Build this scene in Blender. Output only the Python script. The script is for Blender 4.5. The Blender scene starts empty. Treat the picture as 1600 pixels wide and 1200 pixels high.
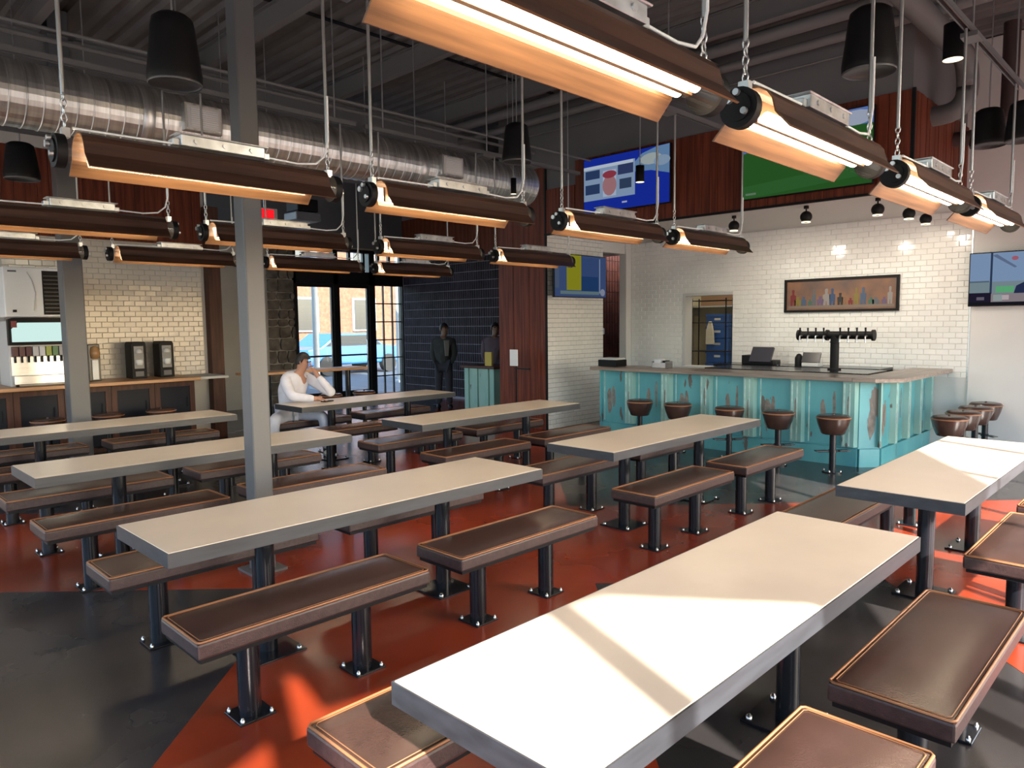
import bpy, bmesh, math, random
from mathutils import Vector, Matrix
random.seed(7)
PI = math.pi
SC = bpy.context.scene
COL = SC.collection

# ------------------------------------------------------------------ camera
cam_d = bpy.data.cameras.new('camera')
cam_d.sensor_width = 36.0
cam_d.lens = 25.377
cam_d.clip_start = 0.05
cam_o = bpy.data.objects.new('camera', cam_d)
COL.objects.link(cam_o)
R_ = Vector((0.700066, -0.713983, -0.011641))
U_ = Vector((0.068589, 0.051008, 0.996340))
F_ = Vector((0.710776, 0.698302, -0.084681))
m3 = Matrix((R_, U_, -F_)).transposed()
cam_o.matrix_world = Matrix.Translation((0, 0, 1.76)) @ m3.to_4x4()
SC.camera = cam_o

# ------------------------------------------------------------------ world, sun, exposure
w = bpy.data.worlds.new('sky')
SC.world = w
w.use_nodes = True
nt = w.node_tree
nt.nodes.clear()
sky = nt.nodes.new('ShaderNodeTexSky')
sky.sky_type = 'NISHITA'
sky.sun_disc = False
sky.sun_elevation = math.radians(33)
sky.sun_rotation = math.radians(157)
sky.air_density = 1.0
sky.dust_density = 2.0
bg = nt.nodes.new('ShaderNodeBackground')
bg.inputs['Strength'].default_value = 0.52
wo = nt.nodes.new('ShaderNodeOutputWorld')
nt.links.new(sky.outputs[0], bg.inputs[0])
nt.links.new(bg.outputs[0], wo.inputs[0])

sun_d = bpy.data.lights.new('sun', 'SUN')
sun_d.energy = 10.5
sun_d.color = (1.0, 0.93, 0.84)
sun_d.angle = math.radians(0.7)
sun_o = bpy.data.objects.new('sun', sun_d)
COL.objects.link(sun_o)
sun_o.rotation_euler = Vector((0.60, 1.43, -1.0)).to_track_quat('-Z', 'Y').to_euler()
sun_o.location = (-4, -8, 9)

SC.view_settings.view_transform = 'Standard'
SC.view_settings.look = 'None'
SC.view_settings.gamma = 1.0
SC.view_settings.use_curve_mapping = False
SC.view_settings.exposure = 1.0
SC.cycles.sample_clamp_indirect = 6.0

# ------------------------------------------------------------------ material helpers
MATS = {}
def mat(name, col, rough=0.5, metal=0.0, var=0.0, vscale=6.0, vstretch=(1, 1, 1), bump=0.0, bscale=60.0,
        coat=0.0, spec=0.5, emit=None, estr=0.0, col2=None, rvar=0.0):
    if name in MATS:
        return MATS[name]
    m = bpy.data.materials.new(name)
    m.use_nodes = True
    n = m.node_tree
    b = n.nodes['Principled BSDF']
    b.inputs['Base Color'].default_value = (*col, 1)
    b.inputs['Roughness'].default_value = rough
    b.inputs['Metallic'].default_value = metal
    b.inputs['Specular IOR Level'].default_value = spec
    if coat:
        b.inputs['Coat Weight'].default_value = coat
        b.inputs['Coat Roughness'].default_value = 0.12
    if emit:
        b.inputs['Emission Color'].default_value = (*emit, 1)
        b.inputs['Emission Strength'].default_value = estr
    if var or bump or rvar:
        tc = n.nodes.new('ShaderNodeTexCoord')
        mp = n.nodes.new('ShaderNodeMapping')
        mp.inputs['Scale'].default_value = vstretch
        n.links.new(tc.outputs['Object'], mp.inputs['Vector'])
        oi = n.nodes.new('ShaderNodeObjectInfo')
        va = n.nodes.new('ShaderNodeVectorMath')
        va.operation = 'ADD'
        vm = n.nodes.new('ShaderNodeVectorMath')
        vm.operation = 'SCALE'
        vm.inputs['Scale'].default_value = 37.0
        cb = n.nodes.new('ShaderNodeCombineXYZ')
        for i in range(3):
            n.links.new(oi.outputs['Random'], cb.inputs[i])
        n.links.new(cb.outputs[0], vm.inputs[0])
        n.links.new(mp.outputs[0], va.inputs[0])
        n.links.new(vm.outputs[0], va.inputs[1])
        nz = n.nodes.new('ShaderNodeTexNoise')
        nz.inputs['Scale'].default_value = vscale
        nz.inputs['Detail'].default_value = 5.0
        n.links.new(va.outputs[0], nz.inputs['Vector'])
        if var:
            rp = n.nodes.new('ShaderNodeValToRGB')
            c2 = col2 if col2 else tuple(min(1, c * (1 + var)) for c in col)
            c1 = tuple(c * (1 - var) for c in col) if not col2 else col
            rp.color_ramp.elements[0].position = 0.32
            rp.color_ramp.elements[0].color = (*c1, 1)
            rp.color_ramp.elements[1].position = 0.68
            rp.color_ramp.elements[1].color = (*c2, 1)
            n.links.new(nz.outputs[0], rp.inputs[0])
            n.links.new(rp.outputs[0], b.inputs['Base Color'])
        if rvar:
            mr = n.nodes.new('ShaderNodeMapRange')
            mr.inputs['To Min'].default_value = max(0.02, rough - rvar)
            mr.inputs['To Max'].default_value = min(1, rough + rvar)
            n.links.new(nz.outputs[0], mr.inputs[0])
            n.links.new(mr.outputs[0], b.inputs['Roughness'])
        if bump:
            n2 = n.nodes.new('ShaderNodeTexNoise')
            n2.inputs['Scale'].default_value = bscale
            n2.inputs['Detail'].default_value = 3.0
            n.links.new(va.outputs[0], n2.inputs['Vector'])
            bp = n.nodes.new('ShaderNodeBump')
            bp.inputs['Strength'].default_value = bump
            bp.inputs['Distance'].default_value = 0.01
            n.links.new(n2.outputs[0], bp.inputs['Height'])
            n.links.new(bp.outputs[0], b.inputs['Normal'])
    MATS[name] = m
    return m

def emis(name, col, strength):
    if name in MATS:
        return MATS[name]
    m = bpy.data.materials.new(name)
    m.use_nodes = True
    n = m.node_tree
    n.nodes.clear()
    e = n.nodes.new('ShaderNodeEmission')
    e.inputs[0].default_value = (*col, 1)
    e.inputs[1].default_value = strength
    o = n.nodes.new('ShaderNodeOutputMaterial')
    n.links.new(e.outputs[0], o.inputs[0])
    MATS[name] = m
    return m

def clear(name, tint=(1, 1, 1), refl=.07, rough=0.03):
    m = bpy.data.materials.new(name)
    m.use_nodes = True
    n = m.node_tree
    n.nodes.clear()
    t = n.nodes.new('ShaderNodeBsdfTransparent')
    t.inputs[0].default_value = (*tint, 1)
    g = n.nodes.new('ShaderNodeBsdfGlossy')
    g.inputs['Roughness'].default_value = rough
    f = n.nodes.new('ShaderNodeValue')
    f.outputs[0].default_value = refl
    mx = n.nodes.new('ShaderNodeMixShader')
    o = n.nodes.new('ShaderNodeOutputMaterial')
    n.links.new(f.outputs[0], mx.inputs[0])
    n.links.new(t.outputs[0], mx.inputs[1])
    n.links.new(g.outputs[0], mx.inputs[2])
    n.links.new(mx.outputs[0], o.inputs[0])
    MATS[name] = m
    return m

# colours -------------------------------------------------------------
M_floor = mat('floor_dark_paint', (0.034, 0.031, 0.031), 0.26, var=0.35, vscale=1.3, rvar=0.07, coat=0.05, spec=.4)
M_red = mat('floor_red_paint', (0.25, 0.034, 0.011), 0.24, var=0.22, vscale=1.1, rvar=0.07, coat=0.15)
M_lam = mat('table_laminate', (0.60, 0.51, 0.415), 0.30, var=0.05, vscale=3.0, rvar=0.04)
M_edge = mat('table_edge_metal', (0.033, 0.036, 0.043), 0.42, 0.0, var=0.25, vscale=9, vstretch=(0.4, 1, 3))
M_black = mat('black_powder_coat', (0.009, 0.010, 0.013), 0.20, 0.0, coat=0.0, spec=.4)
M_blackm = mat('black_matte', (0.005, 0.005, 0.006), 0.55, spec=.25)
M_bolt = mat('zinc_bolt', (0.62, 0.62, 0.62), 0.25, 1.0)
M_leather = mat('brown_leather', (0.056, 0.029, 0.023), 0.27, var=0.18, vscale=5, bump=0.06, bscale=140, spec=.65)
M_side = mat('bench_side_vinyl', (0.046, 0.024, 0.022), 0.45, var=0.25, vscale=40, bump=0.15, bscale=160)
M_pipe = mat('orange_piping', (0.30, 0.13, 0.055), 0.5)
M_shade_o = mat('shade_dark_wood', (0.048, 0.021, 0.013), 0.45, var=0.5, vscale=5, vstretch=(0.35, 6, 6))
M_shade_i = mat('shade_copper_wood', (0.175, 0.085, 0.036), 0.45, var=0.4, vscale=5, vstretch=(0.3, 7, 7))
M_tube = emis('fluorescent_tube', (1.0, 0.84, 0.60), 15.0)
M_acry = clear('clear_acrylic', refl=.05)
M_galv = mat('galvanised_steel', (0.60, 0.62, 0.63), 0.32, 0.85, var=0.2, vscale=14)
M_rod = mat('steel_rod', (0.48, 0.49, 0.50), 0.35, 0.9)
M_pillar = mat('pillar_grey_paint', (0.105, 0.108, 0.113), 0.45, var=0.04, vscale=2)
M_ceil = mat('ceiling_grey_paint', (0.135, 0.133, 0.13), 0.75, var=0.1, vscale=3)
M_ceil2 = mat('ceiling_beam_paint', (0.165, 0.163, 0.163), 0.6)
M_grey = mat('bulkhead_grey', (0.15, 0.15, 0.155), 0.75, var=0.05, vscale=2)
M_duct = mat('spiral_duct_steel', (0.62, 0.63, 0.62), 0.36, 0.9, var=0.3, vscale=2.2, vstretch=(9, .6, .6))
M_wallp = mat('warm_white_wall', (0.74, 0.72, 0.69), 0.6, var=0.03, vscale=2)
M_beige = mat('beige_wall', (0.42, 0.37, 0.30), 0.6, var=0.05, vscale=2)
M_grout = mat('pale_grout', (0.58, 0.56, 0.52), 0.8)
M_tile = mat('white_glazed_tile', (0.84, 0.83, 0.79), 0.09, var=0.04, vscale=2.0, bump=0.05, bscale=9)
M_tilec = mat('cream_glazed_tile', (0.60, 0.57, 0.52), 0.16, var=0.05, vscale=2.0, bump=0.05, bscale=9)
M_brick = mat('dark_plum_brick', (0.030, 0.018, 0.026), 0.6, spec=.2, var=0.4, vscale=3)
M_brickg = mat('brick_mortar', (0.24, 0.21, 0.25), 0.8)
M_bbrick = mat('brown_wall_brick', (0.085, 0.026, 0.017), 0.6, spec=.2, var=0.3, vscale=3)
M_wood = mat('mahogany_plank', (0.145, 0.034, 0.016), 0.55, spec=.25, var=0.4, vscale=2.5, vstretch=(9, 9, 0.5))
M_woodb = mat('mahogany_gap', (0.02, 0.006, 0.004), 0.7)
M_butcher = mat('butcher_block', (0.52, 0.27, 0.12), 0.4, var=0.18, vscale=3, vstretch=(0.5, 8, 8))
M_barw = mat('weathered_bar_plank', (0.30, 0.235, 0.19), 0.3, var=0.35, vscale=3, vstretch=(8, 0.5, 8))
M_cab = mat('walnut_stile', (0.075, 0.028, 0.018), 0.5, spec=.3, var=0.3, vscale=4, vstretch=(6, 6, .5))
M_cabp = mat('navy_panel', (0.011, 0.013, 0.020), 0.5, spec=.2)
M_white = mat('white_plastic', (0.78, 0.80, 0.80), 0.35)
M_offw = mat('offwhite_plastic', (0.60, 0.60, 0.58), 0.4)
M_steel = mat('brushed_stainless', (0.60, 0.61, 0.62), 0.28, 0.95, var=0.1, vscale=20, vstretch=(.3, 1, 6))
M_frame = mat('bronze_door_frame', (0.012, 0.011, 0.012), 0.35)
M_glass = clear('door_glass', (0.93, 0.97, 0.98))
M_stone = mat('rough_fieldstone', (0.16, 0.13, 0.10), 0.85, var=0.45, vscale=5, bump=0.5, bscale=14)
M_asph = mat('asphalt', (0.055, 0.07, 0.09), 0.85, var=0.15, vscale=3)
M_obrick = mat('orange_brick_facade', (0.20, 0.085, 0.050), 0.8, var=0.25, vscale=6)
M_blue = mat('blue_car_paint', (0.02, 0.11, 0.32), 0.25, coat=0.8)
M_cwin = mat('dark_car_glass', (0.02, 0.03, 0.04), 0.08)
M_post = mat('canopy_post_paint', (.34, .37, .38), .5)
M_rub = mat('black_rubber', (0.015, 0.015, 0.015), 0.7)
M_skin = mat('skin', (0.42, 0.22, 0.15), 0.5)
M_skin2 = mat('brown_skin', (0.16, 0.08, 0.05), 0.5)
M_hair = mat('dark_hair', (0.012, 0.009, 0.008), 0.5)
M_hoodie = mat('white_hoodie_fabric', (0.68, 0.68, 0.76), 0.9, var=0.08, vscale=9, bump=.3, bscale=12)
M_jeans = mat('light_jeans', (0.50, 0.52, 0.60), 0.9, var=0.1, vscale=9)
M_jacket = mat('charcoal_jacket', (0.025, 0.028, 0.028), 0.8, var=0.2, vscale=9)
M_trous = mat('dark_trousers', (0.02, 0.02, 0.028), 0.85)
M_shirt = mat('grey_shirt', (0.20, 0.20, 0.20), 0.85)
M_maroon = mat('plum_hoodie', (0.10, 0.07, 0.09), 0.85)

def teal_mat(name, base, seed):
    m = bpy.data.materials.new(name)
    m.use_nodes = True
    n = m.node_tree
    b = n.nodes['Principled BSDF']
    b.inputs['Roughness'].default_value = 0.38
    tc = n.nodes.new('ShaderNodeTexCoord')
    def noise(scale, st, det=4.0, off=0.0):
        mp = n.nodes.new('ShaderNodeMapping')
        mp.inputs['Scale'].default_value = st
        mp.inputs['Location'].default_value = (off + seed, off * 1.7, off * .3)
        n.links.new(tc.outputs['Object'], mp.inputs[0])
        z = n.nodes.new('ShaderNodeTexNoise')
        z.inputs['Scale'].default_value = scale
        z.inputs['Detail'].default_value = det
        n.links.new(mp.outputs[0], z.inputs['Vector'])
        return z
    a = noise(3.0, (1, 1, .4))
    r1 = n.nodes.new('ShaderNodeValToRGB')
    r1.color_ramp.elements[0].position = 0.3
    r1.color_ramp.elements[0].color = (base[0] * .75, base[1] * .85, base[2] * .85, 1)
    r1.color_ramp.elements[1].position = 0.72
    r1.color_ramp.elements[1].color = (base[0] * 1.35, base[1] * 1.15, base[2] * 1.05, 1)
    n.links.new(a.outputs[0], r1.inputs[0])
    s = noise(2.3, (2.6, 2.6, 0.8), 6.0, 3.1)
    r2 = n.nodes.new('ShaderNodeValToRGB')
    r2.color_ramp.elements[0].position = 0.655
    r2.color_ramp.elements[0].color = (0, 0, 0, 1)
    r2.color_ramp.elements[1].position = 0.675
    r2.color_ramp.elements[1].color = (1, 1, 1, 1)
    n.links.new(s.outputs[0], r2.inputs[0])
    mx = n.nodes.new('ShaderNodeMix')
    mx.data_type = 'RGBA'
    n.links.new(r2.outputs[0], mx.inputs['Factor'])
    n.links.new(r1.outputs[0], mx.inputs['A'])
    mx.inputs['B'].default_value = (0.14, 0.12, 0.10, 1)
    n.links.new(mx.outputs['Result'], b.inputs['Base Color'])
    MATS[name] = m
    return m
M_teal = teal_mat('teal_container_paint', (0.10, 0.38, 0.44), 0.0)
M_teal2 = teal_mat('teal_rib_lit', (0.25, 0.48, 0.46), 5.0)  # lightened against the sheet teal to paint the light ribs catch
M_teal3 = teal_mat('pale_teal_stand', (0.25, 0.45, 0.40), 9.0)
M_teal4 = mat('worn_teal_highlight', (0.42, 0.62, 0.58), .5, var=.25, vscale=9)  # colour of painted highlights and weathered streaks on the bar
M_rust = mat('bare_metal_patch', (0.22, 0.19, 0.16), 0.6, var=.3, vscale=12)

# ------------------------------------------------------------------ mesh helpers
class MB:
    def __init__(s):
        s.v = []; s.f = []; s.m = []; s.sm = []
    def add(s, vs, fs, mi=0, smooth=False):
        o = len(s.v)
        s.v += [tuple(p) for p in vs]
        for f in fs:
            s.f.append(tuple(i + o for i in f)); s.m.append(mi); s.sm.append(smooth)
        return s
    def box(s, x0, x1, y0, y1, z0, z1, mi=0):
        if x0 > x1: x0, x1 = x1, x0
        if y0 > y1: y0, y1 = y1, y0
        if z0 > z1: z0, z1 = z1, z0
        vs = [(x0, y0, z0), (x1, y0, z0), (x1, y1, z0), (x0, y1, z0), (x0, y0, z1), (x1, y0, z1), (x1, y1, z1), (x0, y1, z1)]
        fs = [(0, 3, 2, 1), (4, 5, 6, 7), (0, 1, 5, 4), (1, 2, 6, 5), (2, 3, 7, 6), (3, 0, 4, 7)]
        return s.add(vs, fs, mi)
    def cyl(s, p0, p1, r, n=16, r2=None, mi=0, cap=True, smooth=True):
        p0 = Vector(p0); p1 = Vector(p1); d = (p1 - p0).normalized()
        a = d.orthogonal().normalized(); b = d.cross(a)
        r2 = r if r2 is None else r2
        vs = []
        for p, rr in ((p0, r), (p1, r2)):
            for i in range(n):
                t = 2 * PI * i / n
                vs.append(p + (a * math.cos(t) + b * math.sin(t)) * rr)
        s.add(vs, [(i, (i + 1) % n, n + (i + 1) % n, n + i) for i in range(n)], mi, smooth)
        if cap:
            s.add(vs[:n], [tuple(range(n - 1, -1, -1))], mi)
            s.add(vs[n:], [tuple(range(n))], mi)
        return s
    def lathe(s, prof, c=(0, 0, 0), n=24, mi=0, axis='z', smooth=True):
        vs = []
        for r, z in prof:
            for i in range(n):
                t = 2 * PI * i / n
                if axis == 'z': vs.append((c[0] + r * math.cos(t), c[1] + r * math.sin(t), c[2] + z))
                else: vs.append((c[0] + z, c[1] + r * math.cos(t), c[2] + r * math.sin(t)))
        fs = []
        for k in range(len(prof) - 1):
            for i in range(n):
                j = (i + 1) % n
                fs.append((k * n + i, k * n + j, (k + 1) * n + j, (k + 1) * n + i))
        s.add(vs, fs, mi, smooth)
        return s
    def tube(s, pts, r, n=8, mi=0, closed=False):
        pts = [Vector(p) for p in pts]
        N = len(pts); vs = []
        up = None
        for k in range(N):
            if closed: d = (pts[(k + 1) % N] - pts[k - 1]).normalized()
            else: d = (pts[min(k + 1, N - 1)] - pts[max(k - 1, 0)]).normalized()
            a = d.orthogonal().normalized() if up is None else (up - d * up.dot(d)).normalized()
            up = a; b = d.cross(a)
            for i in range(n):
                t = 2 * PI * i / n
                vs.append(pts[k] + (a * math.cos(t) + b * math.sin(t)) * r)
        fs = []
        for k in range(N if closed else N - 1):
            k2 = (k + 1) % N
            for i in range(n):
                j = (i + 1) % n
                fs.append((k * n + i, k * n + j, k2 * n + j, k2 * n + i))
        s.add(vs, fs, mi, True)
        if not closed:
            s.add(vs[:n], [tuple(range(n - 1, -1, -1))], mi)
            s.add(vs[-n:], [tuple(range(n))], mi)
        return s
    def prism(s, poly, z0, z1, mi=0, axis='z'):
        n = len(poly)
        def P(a, b, c):
            return (a, b, c) if axis == 'z' else ((c, a, b) if axis == 'x' else (a, c, b))
        vs = [P(a, b, z0) for a, b in poly] + [P(a, b, z1) for a, b in poly]
        fs = [(i, (i + 1) % n, n + (i + 1) % n, n + i) for i in range(n)]
        fs += [tuple(range(n - 1, -1, -1)), tuple(range(n, 2 * n))]
        return s.add(vs, fs, mi)
    def sphere(s, c, r, n=14, k=9, sc=(1, 1, 1), mi=0):
        prof = []
        for i in range(k + 1):
            t = -PI / 2 + PI * i / k
            prof.append((max(1e-4, math.cos(t)) * r, math.sin(t) * r))
        o = len(s.v)
        s.lathe(prof, (0, 0, 0), n, mi)
        for i in range(o, len(s.v)):
            p = s.v[i]; s.v[i] = (p[0] * sc[0] + c[0], p[1] * sc[1] + c[1], p[2] * sc[2] + c[2])
        return s
    def mesh(s, name, mats):
        me = bpy.data.meshes.new(name)
        me.from_pydata(s.v, [], s.f)
        mats = mats if isinstance(mats, (list, tuple)) else [mats]
        for m in mats: me.materials.append(m)
        me.polygons.foreach_set('material_index', s.m)
        me.polygons.foreach_set('use_smooth', s.sm)
        bm = bmesh.new(); bm.from_mesh(me)
        bmesh.ops.recalc_face_normals(bm, faces=bm.faces)
        bm.to_mesh(me); bm.free()
        return me
    def build(s, name, mats, parent=None, loc=(0, 0, 0), rotz=0.0, bevel=0.0, seg=2):
        o = bpy.data.objects.new(name, s.mesh(name, mats))
        COL.objects.link(o)
        o.parent = parent
        o.location = loc
        o.rotation_euler = (0, 0, rotz)
        if bevel:
            md = o.modifiers.new('bevel', 'BEVEL')
            md.width = bevel; md.segments = seg; md.limit_method = 'ANGLE'; md.angle_limit = math.radians(40)
        return o

def B1(x0, x1, y0, y1, z0, z1): return MB().box(x0, x1, y0, y1, z0, z1)
def tag(o, label, cat, group=None):
    o['label'] = label; o['category'] = cat
    if group: o['group'] = group
    return o
def thing(name, label, cat, loc=(0, 0, 0), rotz=0.0, group=None):
    o = bpy.data.objects.new(name, None)
    o.empty_display_size = 0.1
    COL.objects.link(o)
    o.location = loc; o.rotation_euler = (0, 0, rotz)
    return tag(o, label, cat, group)
def struct(o):
    o['kind'] = 'structure'
    return o
def copy_tree(o, parent=None):
    c = o.copy(); COL.objects.link(c); c.parent = parent
    for ch in list(o.children): copy_tree(ch, c)
    return c
def dup(o, loc, rotz=0.0, label=None):
    c = copy_tree(o); c.location = loc; c.rotation_euler = (0, 0, rotz)
    if label: c['label'] = label
    return c

# ================================================================== SETTING
XW, YG, YL, ZC = 11.10, 14.70, 11.40, 5.30      # bar wall, entrance wall, drinks-counter wall, deck
XS = 8.75                                        # plane of the wood fascia over the bar
# ---- floor with painted red shapes
floor = struct(B1(-3.2, 11.3, -2.2, 14.9, -0.12, 0.0).build('floor', M_floor))
def clip_poly(poly, x0, x1, y0, y1):
    def cl(p, f, g):
        out = []
        for i in range(len(p)):
            a, b = p[i - 1], p[i]
            fa, fb = f(a), f(b)
            if fa >= 0: out.append(a) if not out or out[-1] != a else None
            if (fa < 0) != (fb < 0):
                t = fa / (fa - fb); out.append((a[0] + (b[0] - a[0]) * t, a[1] + (b[1] - a[1]) * t))
            if fb >= 0: out.append(b)
        res = []
        for q in out:
            if not res or (abs(q[0] - res[-1][0]) + abs(q[1] - res[-1][1])) > 1e-6: res.append(q)
        if len(res) > 1 and abs(res[0][0] - res[-1][0]) + abs(res[0][1] - res[-1][1]) < 1e-6: res.pop()
        return res
    for f in (lambda p: p[0] - x0, lambda p: x1 - p[0], lambda p: p[1] - y0, lambda p: y1 - p[1]):
        poly = cl(poly, f, None)
        if len(poly) < 3: return []
    return poly
def uv(u0, u1, v0, v1):       # u = x+y, v = x-y
    return [((u + v) / 2, (u - v) / 2) for u, v in ((u0, v0), (u1, v0), (u1, v1), (u0, v1))]
for u0, u1, v0, v1 in ((6.70, 9.60, -16, 16), (-6, 6.70, -2.03, 0.83), (-6, 6.70, 3.60, 6.46), (9.60, 30, -2.03, 0.83)):
    pl = clip_poly(uv(u0, u1, v0, v1), -3.1, 11.05, -2.0, 14.6)
    if len(pl) >= 3:
        MB().prism(pl, 0.0, 0.0012).build('painted_shape', M_red, floor)

# ---- walls
# window wall on the sun side (behind the frame's right edge): unseen, its openings, pier and mullions shaped to throw the sun patches
wr = MB()
yy0, yy1 = -2.05, -2.0
def wq(poly): wr.prism(poly, yy0, yy1, axis='y')
wq([(-3.2, 0), (-0.95, 0), (-0.95, ZC), (-3.2, ZC)])
wq([(-0.95, 3.30), (-0.56, 3.42), (-0.56, 3.72), (-0.56, ZC), (-0.95, ZC)])
wq([(-0.56, 3.72), (-0.48, 3.68), (-0.40, 3.42), (0.0, 3.37), (0.0, ZC), (-0.56, ZC)])
wq([(0.0, 3.37), (0.55, 3.28), (1.25, 2.86), (1.25, 0), (2.05, 0), (2.05, 1.78), (4.55, 3.34), (5.0, 3.95), (5.0, ZC), (0.0, ZC)])
wq([(5.0, 3.95), (5.6, 3.95), (5.8, 3.0), (7.7, 3.0), (7.7, ZC), (5.0, ZC)])
wq([(7.7, 2.55), (11.3, 2.55), (11.3, ZC), (7.7, ZC)])
wq([(10.95, 0), (11.3, 0), (11.3, 2.55), (10.95, 2.55)])
wall_right = struct(wr.build('wall_right', M_wallp))
mul = MB()
for x, wd in ((-.64, .09), (0.30, .085), (2.46, .11), (2.83, .11), (3.98, .03), (5.05, .035), (6.2, .06), (7.7, .06), (9.3, .06)):
    mul.box(x - wd / 2, x + wd / 2, -2.15, -2.05, 0, 4.0)
struct(mul.build('trim_1', M_frame))
# wall behind the camera with wide openings
wb = MB()
wb.box(-3.2, -3.0, -2.2, 11.6, 3.6, ZC); wb.box(-3.2, -3.0, -2.2, 11.6, 0, 0.5)
for y in (-2.2, 0.6, 3.4, 6.2, 9.0, 11.3): wb.box(-3.2, -3.0, y, y + 0.3, 0, ZC)
struct(wb.build('wall_rear', M_wallp))
# drinks-counter wall (left), entrance wall, bar wall
struct(B1(-3.2, 4.80, YL, YL + .2, 0, ZC).build('wall_left', M_grout))
we = MB()
we.box(4.60, 7.48, YG, YG + .2, 0, ZC); we.box(7.48, 8.10, YG + .04, YG + .2, 0, ZC)
we.box(8.10, 11.3, YG, YG + .2, 3.52, ZC)
wall_ent = struct(we.build('wall_entrance', M_beige))
B1(4.6, 11.1, YG - .03, YG - .002, 3.56, ZC).build('upper_panel', M_grey, wall_ent)
wbm = MB()
PY0, PY1, PZ0, PZ1 = 5.78, 6.68, 0.98, 2.20           # kitchen pass window
wbm.box(XW, XW + .2, -2.2, PY0, 0, ZC); wbm.box(XW, XW + .2, PY1, 7.82, 0, ZC)
wbm.box(XW, XW + .2, PY0, PY1, PZ1, ZC); wbm.box(XW, XW + .2, PY0, PY1, 0, PZ0)
wbm.box(XW, XW + .2, 7.82, 8.75, 3.0, ZC)
wall_bar = struct(wbm.build('wall_bar', M_wallp))
struct(B1(XW, XW + .2, 8.75, 14.9, 0, ZC).build('wall_brick', M_brickg))
wall_brick = bpy.data.objects['wall_brick']
# core beside the entrance: wood on its end, white tile on its long face
core = struct(B1(XS + .03, 10.28, 7.83, 8.88, 0, ZC).build('wall_core', M_grey))
core2 = struct(MB().box(10.28, XW + .2, 7.83, 8.0, 2.98, ZC).box(10.94, XW + .2, 7.80, 7.95, 0, ZC).build('wall_core_lintel', M_wallp))
hall = struct(B1(10.28, 12.6, 8.72, 8.9, 0, 3.2).build('wall_hall', M_woodb))
struct(MB().box(12.6, 12.7, 7.4, 8.9, 0, 3.2).build('wall_hall_end', M_beige))
# bulkhead over the bar
bulk = struct(MB().box(XS + .03, XW, 2.51, 7.83, 3.20, ZC).build('wall_bulkhead', M_grey))
struct(MB().box(XS + .03, XW, 2.52, 7.83, 3.165, 3.20).build('ceiling_soffit', mat('soffit_paint', (.58, .57, .54), .6)))

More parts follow.
